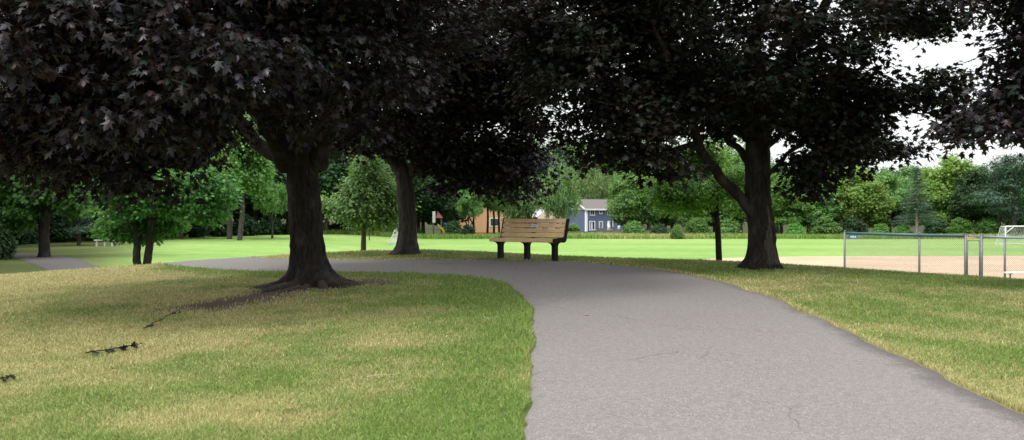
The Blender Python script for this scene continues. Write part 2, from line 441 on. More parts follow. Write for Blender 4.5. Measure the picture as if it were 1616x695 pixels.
def in_path(x, y):
    x = np.asarray(x); y = np.asarray(y)
    ins = np.zeros(x.shape, bool); P = PATHPOLY; n = len(P)
    for i in range(n):
        x0, y0 = P[i]; x1, y1 = P[(i+1) % n]
        if y0 == y1: continue
        c = ((y0 > y) != (y1 > y))
        ins ^= c & (x < (x1-x0)*(y-y0)/(y1-y0)+x0)
    return ins
def seg_dist(x, y, P):
    d = np.full(x.shape, 1e9)
    for i in range(len(P)-1):
        a = P[i]; b_ = P[i+1]; v = b_-a; L = v @ v+1e-9
        t = np.clip(((x-a[0])*v[0]+(y-a[1])*v[1])/L, 0, 1)
        d = np.minimum(d, (x-a[0]-t*v[0])**2+(y-a[1]-t*v[1])**2)
    return np.sqrt(d)
T1 = (-3.15, 14.15)
def dirtmask(x, y):
    d = seg_dist(x, y, np.array([(-2.5, 14.4), T1, (-3.75, 12.4), (-4.0, 11.7)], float))
    m = np.clip(1.12-d/(.50+.75*N3(x*1.3, y*1.3, 2)), 0, 1)
    m = np.maximum(m, np.clip(1.25-np.hypot(x-T1[0], y-T1[1])/(.75+.55*N3(x*1.6+4, y*1.6, 2)), 0, 1)); t3 = np.hypot(x-4.75, y-16.9); m = np.maximum(m, np.clip(1.1-t3/.6, 0, 1))
    t2 = np.hypot(x+2.47, y-20.9); m = np.maximum(m, np.clip(1.0-t2/.7, 0, 1)*.8)
    return m
def dryness(x, y, dl=None, dr=None):
    a = N1(x*.55+3, y*.55+8, 3); b_ = N3(x*2.1, y*2.1, 3)
    v = .53+(a-.45)*1.15+(b_-.5)*1.1
    v = v+.20*np.clip((-x-.6)/4, 0, 1)-.20*(x > 3)
    hillcap = sstep((-x-5.0)/3)*sstep((y-12.5)/3)
    v = v+.55*hillcap
    if dl is not None:
        v = v-.85*sstep(1.25-dl/1.15)-.45*np.exp(-((y-np.interp(x, _gx, _gy)+.6)/1.6)**2)*(x > -5)+.55*np.clip(1-dl/.10, 0, 1)*(N3(x*3, y*3, 2) > .55)
        v = v+.9*np.clip(1-dr/.16, 0, 1)+.14*np.clip(1-dr/1.2, 0, 1)
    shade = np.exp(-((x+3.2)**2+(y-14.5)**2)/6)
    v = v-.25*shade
    return np.clip(v, .03, .95)

# ground sheet
def axis(fine0, fine1, step, lim0, lim1, grow=1.18):
    a = list(np.arange(fine0, fine1+1e-6, step)); s_ = step
    while a[-1] < lim1: s_ *= grow; a.append(a[-1]+s_)
    s_ = step
    while a[0] > lim0: s_ *= grow; a.insert(0, a[0]-s_)
    return np.array(a)
xs = axis(-14, 13, .2, -900, 900); ys = axis(-1, 32, .2, -300, 1500)
GXv, GYv = np.meshgrid(xs, ys)
x, y = GXv.ravel(), GYv.ravel()
z = gz(x, y)
nx, ny = len(xs), len(ys)
i = np.arange(ny-1)[:, None]*nx+np.arange(nx-1)[None]
fc = np.stack([i, i+1, i+1+nx, i+nx], -1).reshape(-1, 4)
near = (np.abs(x) < 30) & (y > -10) & (y < 60)
dl = np.full(x.shape, 9.); dr = np.full(x.shape, 9.)
dl[near] = seg_dist(x[near], y[near], EL[:330]); dr[near] = seg_dist(x[near], y[near], ER[:330])
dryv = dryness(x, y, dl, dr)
far = sstep((y-np.interp(x, _gx, _gy)-.8)/3.0)
dryv = np.where(y > 27, .12, dryv)
# far-left bank darkened with painted tree shade, the ground under the woods is dark litter
bank_shade = sstep((-x-.36*y-1.2)/5)*sstep((y-24)/6)
farm = far*(1-.9*bank_shade)
wood = np.maximum(np.maximum(sstep((y-100)/6), .55*bank_shade), sstep((-x*.55-y*.1-18+(y-60)*.35)/5)*(y > 40))
lowz = in_path(x, y); z = z-np.where(lowz & (dl > .25) & (dr > .25), .03, 0)
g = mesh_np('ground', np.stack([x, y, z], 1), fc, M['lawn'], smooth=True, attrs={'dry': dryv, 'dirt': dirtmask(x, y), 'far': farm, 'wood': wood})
tag(g, kind='structure')

# path ribbon
def make_path():
    S, L, Rr = PS, RL, RR
    us = np.array([0, .015, .04, .1, .2, .3, .4, .5, .6, .7, .8, .88, .94, .97, .988, 1.0]); nu = len(us)
    Pp = L[:, None]*(1-us)[None, :, None]+Rr[:, None]*us[None, :, None]
    xx, yy = Pp[..., 0].ravel(), Pp[..., 1].ravel()
    h = np.tile(np.where((us == 0) | (us == 1), -.012, np.where((us < .03) | (us > .985), .010, .016+.02*us*(1-us))), len(S))
    zz = gz(xx, yy)+h
    wear_shade = np.tile(np.clip((us-.86)/.14, 0, 1)*.62+np.clip(1-us/.03, 0, 1)*.4, len(S))
    wear_shade = wear_shade+1.0*np.repeat(sstep((PS-32)/8), nu)+.28*np.repeat(1-sstep((PS-15)/5), nu)*np.tile(np.clip((us-.78)/.22, 0, 1), len(S))  # far stretch darkened with painted tree shade; near right side is wear
    i = np.arange(len(S)-1)[:, None]*nu+np.arange(nu-1)[None]
    fc = np.stack([i, i+1, i+1+nu, i+nu], -1).reshape(-1, 4)
    o = mesh_np('path', np.stack([xx, yy, zz], 1), fc, M['asphalt'], smooth=True, attrs={'edge': wear_shade})
    tag(o, kind='structure')
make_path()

# ball field dirt
def make_infield():
    c = np.array([27.5, 41]); a = np.linspace(0, 2*np.pi, 180, endpoint=False); se = (np.abs(np.cos(a))**3+np.abs(np.sin(a))**3)**(-1/3)
    rad = se*(1+.05*(N1(np.cos(a)*2+5, np.sin(a)*2+5, 3)-.5))
    rs = np.linspace(0.02, 1, 26); V = []
    for r_ in rs:
        xx = c[0]+r_*rad*19.3*np.cos(a); yy = c[1]+r_*rad*15.8*np.sin(a); V.append(np.stack([xx, yy, gz(xx, yy)+.02], 1))
    n = len(a); fc = []
    i = np.arange(len(rs)-1)[:, None]*n; k = np.arange(n)[None]; k2 = (k+1) % n
    fc = np.stack([i+k, i+k2, i+n+k2, i+n+k], -1).reshape(-1, 4)
    o = mesh_np('infield', np.concatenate(V), [fc, np.arange(n)[None]], M['dirt'], smooth=True); tag(o, kind='structure')
make_infield()

# ------------------------------------------------------------------ lawn blades
def blades(name, x, y, h, wd, dry, lean, mat, label, zoff=-.005):
    n = len(x); z = gz(x, y)+zoff
    a = rng.random(n)*2*np.pi; b_ = rng.random(n)*2*np.pi
    ux, uy = np.cos(a)*wd/2, np.sin(a)*wd/2
    lx, ly = np.cos(b_)*lean*h, np.sin(b_)*lean*h
    V = np.empty((n, 5, 3))
    V[:, 0] = np.stack([x-ux, y-uy, z], 1); V[:, 1] = np.stack([x+ux, y+uy, z], 1)
    V[:, 2] = np.stack([x-ux*.8+lx*.35, y-uy*.8+ly*.35, z+h*.55], 1); V[:, 3] = np.stack([x+ux*.8+lx*.35, y+uy*.8+ly*.35, z+h*.55], 1)
    V[:, 4] = np.stack([x+lx, y+ly, z+h*np.sqrt(np.maximum(.15, 1-lean**2*.6))], 1)
    k = np.arange(n)[:, None]*5
    q = k+np.array([[0, 1, 3, 2]]); t = k+np.array([[2, 3, 4]])
    o = mesh_np(name, V.reshape(-1, 3), [q, t], mat, attrs={'dry': np.repeat(dry, 5), 'rnd': np.repeat(rng.random(n), 5)})
    tag(o, label, 'grass', kind='stuff'); return o
def lawn():
    n = 4600000
    u = rng.random(n); Y = 3.2*np.exp(u*math.log(25/3.2))          # even per pixel row
    X = (rng.random(n)*2-1)*(.62*Y+1.5)
    keep = rng.random(n) < .30*np.clip(4.0/Y, .22, 1)*2.2
    X, Y = X[keep], Y[keep]
    k = Y < np.interp(X, _gx, _gy)+2.5; X, Y = X[k], Y[k]
    dl = seg_dist(X, Y, EL[20:300:2]); dr = seg_dist(X, Y, ER[20:300:2])
    ins = in_path(X, Y); k = (~ins) | ((rng.random(len(X)) < .0))
    X, Y, dl, dr = X[k], Y[k], dl[k], dr[k]
    dm = dirtmask(X, Y); k = rng.random(len(X)) > dm*1.15-.15
    k &= np.hypot(X-T1[0], Y-T1[1]) > .38
    X, Y, dl, dr = X[k], Y[k], dl[k], dr[k]
    dry = dryness(X, Y, dl, dr)
    dry = np.clip(dry+(rng.random(len(X))-.5)*.95, 0, 1)
    tall = 1+1.5*np.clip(1-np.minimum(dl, dr)/.22, 0, 1)*N3(X*2.3, Y*2.3, 2)+2.2*np.maximum(0, N2(X*1.7, Y*1.7, 3)-.55)
    h = (.024+.028*rng.random(len(X)))*tall*(1-.25*dry)
    wd = (.0024+.0026*rng.random(len(X)))*(.75+Y/13)
    blades('lawn_grass', X, Y, h, wd, dry, .25+.75*rng.random(len(X)), M['blade'], 'short mown lawn grass with dry straw patches on the rise')
    return len(X)
NB = lawn()
print('blades', NB)

# ------------------------------------------------------------------ leaves and trees
def maple_template():
    half = [(.44, -.02), (.22, .20), (.38, .38), (.60, .62), (.20, .52), (.22, .74)]
    out = [(0, .04)]+half+[(0, 1.1)]+[(-a, b_) for a, b_ in half[::-1]]
    v = [(0, .34)]+out
    v = np.array([(a, b_, -.28*abs(a)-.18*b_*b_) for a, b_ in v])
    n = len(out); f = np.array([(0, 1+i, 1+(i+1) % n) for i in range(n)])
    return v, f
def oval_template(wd=.30, bend=.2):
    v = np.array([(0, 0, 0), (wd, .45, -.05), (0, 1, -bend), (-wd, .45, -.05)]); return v, np.array([(0, 1, 2, 3)])
def blunt_template():
    half = [(.42, .02), (.27, .20), (.56, .54), (.22, .56)]
    out = [(0, 0)]+half+[(0, 1.0)]+[(-a, b_) for a, b_ in half[::-1]]
    v = np.array([(a, b_, -.25*abs(a)-.15*b_*b_) for a, b_ in [(0, .34)]+out]); n = len(out)
    return v, np.array([(0, 1+i, 1+(i+1) % n) for i in range(n)])
BLUNT = blunt_template()
MAPLE = maple_template(); OVAL = oval_template(); CLUMP = oval_template(.48, .25); NARROW = oval_template(.16, .25)
def norm(a): return a/(np.linalg.norm(a, axis=1)[:, None]+1e-9)
def place_leaves(c, d, nrm, size, tmpl):
    tv, tf = tmpl
    d = norm(d); nrm = norm(nrm-d*np.sum(nrm*d, 1)[:, None]); xx = np.cross(d, nrm)
    bendv = (.6+.9*rng.random(len(c)))
    P = tv[None]*np.ones((len(c), 1, 1)); P = P.copy(); P[:, :, 2] *= bendv[:, None]
    V = c[:, None]+size[:, None, None]*(P[:, :, 0:1]*xx[:, None]+P[:, :, 1:2]*d[:, None]+P[:, :, 2:3]*nrm[:, None])
    Fc = (np.arange(len(c))*len(tv))[:, None, None]+tf[None]
    return V.reshape(-1, 3), Fc.reshape(-1, tf.shape[1])
NZ3 = VNoise3(5)
def sample_lobes(lobes, n, gap=.0, gscale=.9, shell=.55, seed=0, keepout=None):
    """points spread through a union of ellipsoids: lobes = (cx,cy,cz,rx,ry,rz[,weight])"""
    rg = np.random.default_rng(seed); out = []
    vol = np.array([(l[3]*l[4]*l[5])**.8*(l[6] if len(l) > 6 else 1) for l in lobes]); vol /= vol.sum()
    for l, v in zip(lobes, vol):
        m = int(n*v)+1; c = np.array(l[:3]); r_ = np.array(l[3:6]); got = []
        tot = 0
        while tot < m:
            q = rg.normal(size=(m*3, 3)); q = norm(q); rr = rg.random(m*3)**(1/3); rr = shell+(1-shell)*rr if shell else rr
            rr = np.where(rg.random(m*3) < .30, rg.random(m*3)**.5, rr)
            bump_ = .82+.30*NZ3(q*1.9+seed*3.1+c)
            p = c+q*r_*(rr*bump_)[:, None]
            k = NZ3(p*gscale+seed*7.7) > gap
            if keepout is not None: k &= keepout(p)
            p = p[k]; got.append(p); tot += len(p)
            if len(got) > 60: break
        out.append(np.concatenate(got)[:m])
    return np.concatenate(out)
def grow(seeds, seed_par, seed_r, att, step=.45, jit=.05, rt=.0045, upcost=.6, seed=0):
    """twigs: join every attractor to the nearest wood already there. returns edges and end directions"""
    rg = np.random.default_rng(seed)
    n = len(seeds); cap = n+len(att)*8+10
    P = np.zeros((cap, 3)); P[:n] = seeds; par = np.full(cap, -1); par[:n] = seed_par
    ns = n
    d0 = np.min(np.linalg.norm(att[:, None]-seeds[None], axis=2), axis=1) if len(att)*n < 4e6 else np.linalg.norm(att-seeds.mean(0), axis=1)
    tips = np.zeros(len(att), int)
    for a in np.argsort(d0):
        q = att[a]; dd = P[:n]-q; ds = np.sqrt((dd**2).sum(1)); cost = ds+upcost*np.maximum(0, dd[:, 2])
        j = int(np.argmin(cost)); L = ds[j]; k = max(1, min(7, int(L/step+.5)))
        for t in range(1, k+1):
            f = t/k; p = P[j0 if t > 1 and False else j]*(1-f)+q*f if t == 1 else base*(1-f)+q*f
            if t == 1: base = P[j].copy(); p = base*(1-f)+q*f
            p = p+np.array([0, 0, .10*L*math.sin(math.pi*f)])
            if t < k: p = p+rg.normal(size=3)*jit*L**.5
            P[n] = p; par[n] = j if t == 1 else n-1; n += 1
        tips[a] = n-1
    cnt = np.zeros(n); cnt[tips] += 1
    for i in range(n-1, ns-1, -1):
        if par[i] >= 0: cnt[par[i]] += cnt[i]
    rad = rt*np.maximum(1, cnt)**.5
    idx = np.arange(ns, n); p0 = P[par[idx]]; p1 = P[idx]
    r1 = rad[idx]; r0 = np.where(par[idx] >= ns, np.minimum(rad[par[idx]], r1*1.5), r1*1.15)
    capr = np.where(par[idx] < ns, seed_r[np.minimum(par[idx], ns-1)]*.75, 9); r0 = np.minimum(r0, capr); r1 = np.minimum(r1, np.maximum(r0, .003))
    return p0, p1, r0, r1, norm(P[tips]-P[np.maximum(par[tips], 0)])
def resample(pts, step):
    pts = np.asarray(pts, float); d = np.concatenate([[0], np.cumsum(np.linalg.norm(np.diff(pts, axis=0), axis=1))])
    n = max(2, int(d[-1]/step)+1); s_ = np.linspace(0, d[-1], n)
    return np.stack([np.interp(s_, d, pts[:, k]) for k in range(3)], 1)
def smooth_line(pts, step=.2):
    pts = np.asarray(pts, float)
    if len(pts) > 2: pts = catmull(pts, 8)
    return resample(pts, step)
def trunk_mesh(line, r0, r1, flare=.6, nroot=6, sides=40, seed=0, fl_h=.28, sink=.25, ridge=.05):
    """swept trunk with a root flare and bark ridges; line starts at ground level"""
    rg = np.random.default_rng(seed)
    L = smooth_line(line, .09); n = len(L)
    L = np.vstack([L[0]-[0, 0, sink], L[0]-[0, 0, sink*.4], L]); n = len(L)
    s_ = np.concatenate([[0], np.cumsum(np.linalg.norm(np.diff(L, axis=0), axis=1))]); H = s_-sink
    f = np.clip(H/max(H[-1], .1), 0, 1); r = r0*(1-f)+r1*f
    a = np.arange(sides)/sides*2*np.pi; ph = rg.random(6)*6.28
    V = []
    ra = rg.random(nroot)*.6+np.arange(nroot)/nroot*6.28; rw = .6+.8*rg.random(nroot)
    rootp = sum(rw[i]*np.exp(-((np.angle(np.exp(1j*(a-ra[i]))))/.30)**2) for i in range(nroot))
    for i in range(n):
        e_ = math.exp(-max(H[i], 0)/fl_h); e2 = math.exp(-max(H[i], 0)/(fl_h*.45))
        rr = r[i]*(1+flare*.45*e_*(.6+.4*rootp)+flare*.8*e2*rootp)
        rr = rr*(1+ridge*np.sin(7*a+ph[0]+H[i]*.9)+ridge*.7*np.sin(13*a+ph[1]-H[i]*1.7)+ridge*.6*np.sin(3*a+ph[2]+H[i]*.6)+rg.normal(size=sides)*ridge*.5)
        V.append(L[i]+np.stack([rr*np.cos(a), rr*np.sin(a), np.zeros(sides)], 1))
    V = np.concatenate(V)
    i = np.arange(n-1)[:, None]*sides; k = np.arange(sides)[None]; k2 = (k+1) % sides
    Fc = np.stack([i+k, i+k2, i+sides+k2, i+sides+k], -1).reshape(-1, 4)
    return V, Fc, L[2:], r[2:]
def limb_mesh(line, r0, r1, sides=12, seed=0):
    rg = np.random.default_rng(seed); L = smooth_line(line, .16)
    L[1:-1] += rg.normal(size=(len(L)-2, 3))*.012
    f = np.linspace(0, 1, len(L)); r = r0*(1-f)**.8*1.0+r1*(1-(1-f)**.8); r *= 1+rg.normal(size=len(L))*.03
    v, f_ = tube(L, r, sides, False); return v, np.array(f_), L, r
def crown(name, att, p0, p1, r0, r1, tipdir, per, spread, size, tmpl, lmat, bmat, parent, center, droop=.35, along=.5, flat=.6, outw=.5, sides=4, twigmin=.0, size_var=.35, hang=0, nrand=.45):
    n = len(att); k = rng.poisson(per, n); idx = np.repeat(np.arange(n), k); m = len(idx)
    out = norm(att-center)
    dr_ = norm(tipdir+out*.5)
    off = rng.normal(size=(m, 3))*spread; off[:, 2] *= flat
    tt = (rng.random(m)-.65)*along
    c = att[idx]+off+dr_[idx]*tt[:, None]
    if hang:
        hz = rng.random(m)**1.2*hang; c[:, 2] -= hz; c[:, :2] -= off[:, :2]*.5
    d = norm(off*[1, 1, .5])*.8+dr_[idx]*.5+rng.normal(size=(m, 3))*.4; d[:, 2] -= droop+rng.random(m)*droop
    nr = rng.normal(size=(m, 3))*nrand+out[idx]*outw; nr[:, 2] += .8
    sz = size*(1+size_var*(rng.random(m)*2-1))
    V, Fl = place_leaves(c, d, nr, sz, tmpl)
    cl_r = rng.random(n)                         # whole sprays lighter or darker
    lr = np.clip(.55*cl_r[idx]+.45*rng.random(m), 0, 1)
    tw = r1 > twigmin
    Vb, Fb = frusta(p0[tw], p1[tw], r0[tw], r1[tw], sides)
    faces = [Fl, Fb+len(V)]; mi = np.concatenate([np.zeros(len(Fl)), np.ones(len(Fb))])
    rn = np.concatenate([np.repeat(lr, len(tmpl[0])), np.zeros(len(Vb))])
    sm = np.concatenate([np.zeros(len(Fl), bool), np.ones(len(Fb), bool)])
    return mesh_np(name, np.concatenate([V, Vb]), faces, [lmat, bmat], parent, smooth=sm, mat_idx=mi, attrs={'rnd': rn})
def maple(label, base, trunk, r0, r1, limbs, lobes, ncl, per, size, seed, cat='tree', group=None, flare=.6, fl_h=.28, lmat='purple', bmat='bark_dark', roots=(), gap=.36, gscale=.7, name='maple_tree', tmpl=MAPLE, spread=.20, keep=None, sides=40, rt=.0045, center=None, trans=None, shell=.5, droop=.2, flat=.3, outw=.18, nrand=.3):
    b = np.array([base[0], base[1], gzf(*base)])
    root = empty(name, b); tag(root, label, cat, group)
    V, Fc, L, r = trunk_mesh(np.asarray(trunk)-b, r0, r1, flare, seed=seed, sides=sides, fl_h=fl_h)
    vs, fs = [V], [Fc]; nv = len(V)
    for k, rt_ in enumerate(roots):                      # surface roots running out over the soil
        q = np.array(rt_, float); q = np.stack([q[:, 0], q[:, 1], gz(q[:, 0], q[:, 1])+q[:, 2]], 1)-b
        v, f_, _, _ = limb_mesh(q, rt_[0][3] if len(rt_[0]) > 3 else .07, .012, 8, seed+k)
        mesh_np('root', v, f_, M['root'], root, smooth=True)
    mesh_np('trunk', np.concatenate(vs), fs, M[bmat], root, smooth=True)
    S = [L]; SR = [r]; SP = [np.full(len(L), -1)]
    for k, (pts, a0, a1) in enumerate(limbs):
        v, f_, Lk, rk = limb_mesh(np.asarray(pts)-b, a0, a1, 12, seed*10+k)
        mesh_np('limb', v, f_, M[bmat], root, smooth=True)
        S.append(Lk); SR.append(rk); SP.append(np.full(len(Lk), -1))
    seeds = np.concatenate(S); sr = np.concatenate(SR)
    hi = seeds[:, 2] > trunk[-1][2]-b[2]-1.2; seeds, sr = seeds[hi], sr[hi]
    lob = [(l[0]-b[0], l[1]-b[1], l[2]-b[2], *l[3:]) for l in lobes]
    ko = (lambda p: keep(p+b)) if keep else None
    att = sample_lobes(lob, ncl, gap, gscale, shell, seed, ko)
    p0, p1, a0, a1, td = grow(seeds, np.full(len(seeds), -1), sr, att, seed=seed, rt=rt, upcost=1.6)
    cen = np.array(lob[0][:3]) if center is None else np.asarray(center)-b
    crown('crown', att, p0, p1, a0, a1, td, per, spread, size, tmpl, M[lmat], M[bmat], root, cen, droop=droop, flat=flat, outw=outw, nrand=nrand)
    return root

def P3(px, py, Y): return tuple(pt(px, py, Y))
def gp(px, Y): X = gx(px, Y); return (X, Y, gzf(X, Y))

# ---- the four purple maples
b1 = (T1[0], T1[1], gzf(*T1))
tr1 = [b1, P3(486, 400, 14.15), P3(483, 340, 14.1), P3(478, 275, 14.1), P3(474, 235, 14.05)]
limbs1 = [([P3(500, 262, 14.1), P3(512, 210, 13.8), P3(530, 130, 13.3), (-2.4, 12.6, 5.6), (-1.6, 11.6, 7.6)], .17, .03),
          ([P3(474, 250, 14.05), P3(470, 190, 14.2), (-3.7, 14.4, 5.0), (-3.9, 14.8, 7.5), (-3.7, 14.7, 9.8)], .20, .03),
          ([P3(455, 262, 14.0), P3(425, 200, 13.4), P3(370, 120, 12.6), (-5.2, 11.6, 5.4), (-6.2, 10.6, 7.0)], .17, .03),
          ([P3(462, 255, 14.2), P3(400, 220, 14.8), (-5.6, 15.4, 4.4), (-7.4, 15.8, 5.8)], .13, .03),
          ([P3(480, 245, 14.0), P3(470, 190, 12.6), (-3.3, 10.8, 4.0), (-3.2, 9.0, 4.5)], .10, .02)]
rootlines = []
for k, (dx, dy, L) in enumerate([(-.9, -.9, 1.0), (-.4, -1.2, 1.0), (.5, -.9, .9), (1.1, -.25, .9), (-1.2, -.1, 1.0), (.95, .5, .8), (-.75, -1.3, .95), (-.15, -1.0, .8), (-1.0, -.5, 1.0), (.8, -.6, 1.0)]):
    q = []
    for t in np.linspace(.16, 1, 7):
        wob = .12*math.sin(t*5+k*2)
        q.append((T1[0]+dx*L*t+wob*dy*.5, T1[1]+dy*L*t-wob*dx*.5, .045-.075*t, .085+.02*(k % 3)))
    rootlines.append(q)
lobes1 = [(-4.2, 11.9, 6.6, 3.7, 4.4, 4.0, 1.15), (-5.6, 10.6, 3.7, 2.1, 2.3, 1.7, 1.5), (-3.1, 10.2, 4.1, 1.8, 1.5, 1.5, 1.3), (-4.4, 9.9, 3.2, 1.5, 1.5, 1.15, 1.4), (-6.2, 12.2, 3.0, 1.7, 1.5, 1.05, 1.4),
          (-1.3, 12.0, 5.2, 1.6, 2.2, 2.2, 1.2), (-3.7, 14.0, 9.4, 2.8, 3.0, 2.0, .7), (-6.9, 12.0, 5.2, 1.6, 1.9, 2.0), (-3.0, 12.0, 3.35, 1.7, 1.5, .9, 1.1), (-4.9, 11.3, 2.55, 1.3, 1.2, .85, 1.5), (-6.3, 10.8, 2.75, .9, 1.0, .95, 1.5), (-5.6, 11.8, 2.45, 1.2, .9, .7, 1.3)]
def keep1(p): 
    return (p[:, 2] > 1.62+.35*NZ3(p*1.1)+.16*np.maximum(0, p[:, 0]+4)) & (p[:, 1] > 8.3)
maple('large dark purple maple with a broad flared trunk, in front of the curving path', T1, tr1, .255, .235, limbs1, lobes1, 3400, 36, .090, 11, roots=[[(a, b_, c, d) for a, b_, c, d in q] for q in rootlines], gap=.455, gscale=1.0, keep=keep1, flare=1.55, fl_h=.24)

X2, Y2 = gx(642, 20.9), 20.9
tr2 = [(X2, Y2, gzf(X2, Y2)), P3(643, 350, 20.9), P3(640, 300, 20.9), P3(636, 265, 20.9)]
limbs2 = [([P3(650, 275, 20.9), P3(665, 240, 20.5), (-1.4, 19.8, 4.4), (-.7, 19.2, 5.8)], .12, .03),
          ([P3(636, 270, 20.9), P3(625, 230, 21), P3(615, 150, 21.2), (-2.9, 21.2, 6.2), (-2.6, 21.2, 8.8)], .16, .03),
          ([P3(645, 280, 20.9), P3(690, 245, 20.6), P3(760, 230, 20.1), (.2, 19.6, 3.6)], .09, .02),
          ([P3(633, 272, 20.9), P3(600, 235, 20.6), (-4.0, 20.2, 4.2), (-5.0, 20.0, 5.4)], .11, .02)]
lobes2 = [(-2.3, 20.6, 6.1, 3.7, 3.6, 3.2, 1.1), (-.8, 20.2, 3.2, 1.7, 1.5, 1.15, 1.5), (-4.0, 20.4, 3.9, 1.7, 1.6, 1.1, 1.1), (-.1, 19.9, 5.0, 1.4, 1.6, 1.7, 1.1), (-2.4, 20.8, 8.6, 2.4, 2.6, 1.8, .7), (-1.4, 19.2, 4.0, 1.4, 1.2, 1.4), (.3, 19.4, 2.4, .6, .7, .6, 1.6), (-.4, 19.8, 2.45, .9, .8, .65, 1.4), (-1.3, 20.0, 2.5, .8, .8, .55, 1.3)]
def keep2(p): return (p[:, 2] > 1.55+.3*NZ3(p*.9)) & ~((np.abs(p[:, 0]-X2) < .7) & (p[:, 2] < 2.6))
maple('purple maple with a grey trunk standing across the path, left of the park bench', (X2, Y2), tr2, .20, .185, limbs2, lobes2, 2200, 36, .100, 12, tmpl=BLUNT, gap=.40, gscale=.95, keep=keep2, flare=1.0, lmat='purple', bmat='bark_grey')

X3, Y3 = gx(1203, 16.9), 16.9
tr3 = [(X3, Y3, gzf(X3, Y3)), P3(1203, 370, 16.9), P3(1197, 310, 16.9), P3(1196, 250, 16.9), P3(1195, 190, 16.9)]
limbs3 = [([P3(1186, 335, 16.9), P3(1168, 312, 16.8), P3(1138, 280, 16.6), P3(1115, 250, 16.4), P3(1100, 220, 16.2), P3(1085, 170, 15.8), (2.4, 15.2, 4.8)], .11, .035),
          ([P3(1195, 195, 16.9), P3(1182, 140, 16.9), P3(1190, 60, 16.8), (4.9, 16.6, 6.0), (5.2, 16.5, 8.6)], .17, .03),
          ([P3(1200, 215, 16.9), P3(1225, 170, 16.8), P3(1245, 90, 16.6), (5.9, 16.3, 5.6), (6.5, 16.0, 7.2)], .14, .03),
          ([P3(1190, 215, 16.9), P3(1165, 170, 17.1), P3(1130, 90, 17.3), (3.2, 17.6, 6.4)], .12, .03),
          ([P3(1200, 290, 16.9), P3(1225, 262, 16.6), P3(1260, 230, 16.2), (6.0, 15.8, 3.1)], .045, .015),
          ([P3(1192, 270, 16.9), P3(1165, 235, 17.2), (3.8, 17.8, 3.4), (3.0, 18.4, 4.0)], .08, .02),
          ([P3(1203, 240, 16.9), P3(1260, 190, 16.6), P3(1340, 165, 16.0), (7.3, 15.8, 3.3)], .06, .015)]
lobes3 = [(4.3, 16.6, 6.3, 3.7, 4.0, 3.4, 1.05), (1.6, 15.6, 4.1, 1.6, 1.5, 1.6, 1.3), (2.5, 15.4, 3.1, 1.3, 1.3, 1.0, 1.3), (1.0, 16.0, 5.6, 1.7, 1.7, 1.5, 1.1), (7.0, 16.0, 3.35, 1.3, 1.2, .95, 1.7), (5.6, 15.9, 2.6, .75, .8, .75, 1.4),
          (4.5, 16.6, 9.0, 2.8, 3.0, 1.8, .7), (7.0, 16.0, 5.6, 1.3, 1.4, 1.0, 1.2), (6.3, 15.6, 2.9, .8, .8, .6, 1.4), (5.3, 16.0, 1.95, .5, .5, .45, 1.4), (3.6, 17.0, 3.8, 1.6, 1.7, .9, 1.0)]
def keep3(p):
    n3 = NZ3(p*1.3); bay = (p[:, 0] > 6.15+.6*n3) & (p[:, 2] > 3.45+.9*NZ3(p*2.3)) & (p[:, 2] < 4.6+.6*n3)      # open bay between two limbs
    return ~bay & (p[:, 2] > 1.6+.2*NZ3(p*.9)) & ~((np.abs(p[:, 0]-X3) < .5) & (p[:, 2] < 3.0))
maple('dark maple with a low left limb and scarred trunk, nearest the ball field', (X3, Y3), tr3, .25, .21, limbs3, lobes3, 2700, 33, .108, 13, tmpl=BLUNT, gap=.435, gscale=.8, keep=keep3, flare=.75, lmat='purple_brown')

t3 = [o for o in bpy.data.objects if o.name.startswith('trunk') and o.parent and 'scarred trunk' in o.parent.get('label', '')][0]
t3.data.materials.append(M['root'])
for p in t3.data.polygons:
    c = p.center; a = math.atan2(c.y, c.x); hgt = c.z
    wob = .16*math.sin(hgt*9)+.08*math.sin(hgt*23)
    if .06 < hgt < 1.15 and abs(a-(-1.15+wob*.6-.12*hgt)) < .42*(1-(hgt/1.2)**2)+.06: p.material_index = 1
X4, Y4 = 11.2, 13.2
tr4 = [(X4, Y4, gzf(X4, Y4)), (X4, Y4, 1.6), (X4-.1, Y4, 3.0)]
limbs4 = [([(X4-.05, Y4, 2.5), (10.4, 13.2, 3.2), (9.2, 13.1, 3.7), (8.0, 13.0, 3.9)], .10, .02),
          ([(X4, Y4, 2.9), (10.9, 13.2, 5.0), (11, 13.2, 8.5)], .17, .03), ([(X4, Y4, 2.8), (10.2, 13.1, 4.4), (8.8, 12.9, 6.2)], .12, .03), ([(X4, Y4, 2.7), (12.2, 13.4, 4.2), (13.4, 13.6, 6.2)], .12, .03)]
lobes4 = [(11.0, 13.2, 6.4, 3.0, 3.2, 3.2), (8.3, 13.0, 5.8, 1.3, 1.5, 1.2, 1.3), (7.75, 13.0, 3.15, .75, .9, .75, 1.6), (9.0, 13.0, 3.9, 1.2, 1.4, 1.2, 1.3), (7.9, 13.0, 4.35, .55, .7, .55, 1.3), (6.9, 13.1, 2.8, .6, .5, .35, 2.0), (7.5, 13.1, 4.95, 1.0, 1.1, .5, 1.8), (7.9, 13.1, 3.7, .7, .9, .8, 1.8)]
maple('purple maple reaching in from the right edge, its trunk out of view', (X4, Y4), tr4, .24, .22, limbs4, lobes4, 1350, 34, .110, 14, tmpl=BLUNT, gap=.38, keep=lambda p: (p[:, 2] > 2.0) & ~((p[:, 0] < 6.85+.6*NZ3(p*1.3)) & (p[:, 2] > 3.0+.3*NZ3(p*1.7)) & (p[:, 2] < 4.6)), lmat='purple')

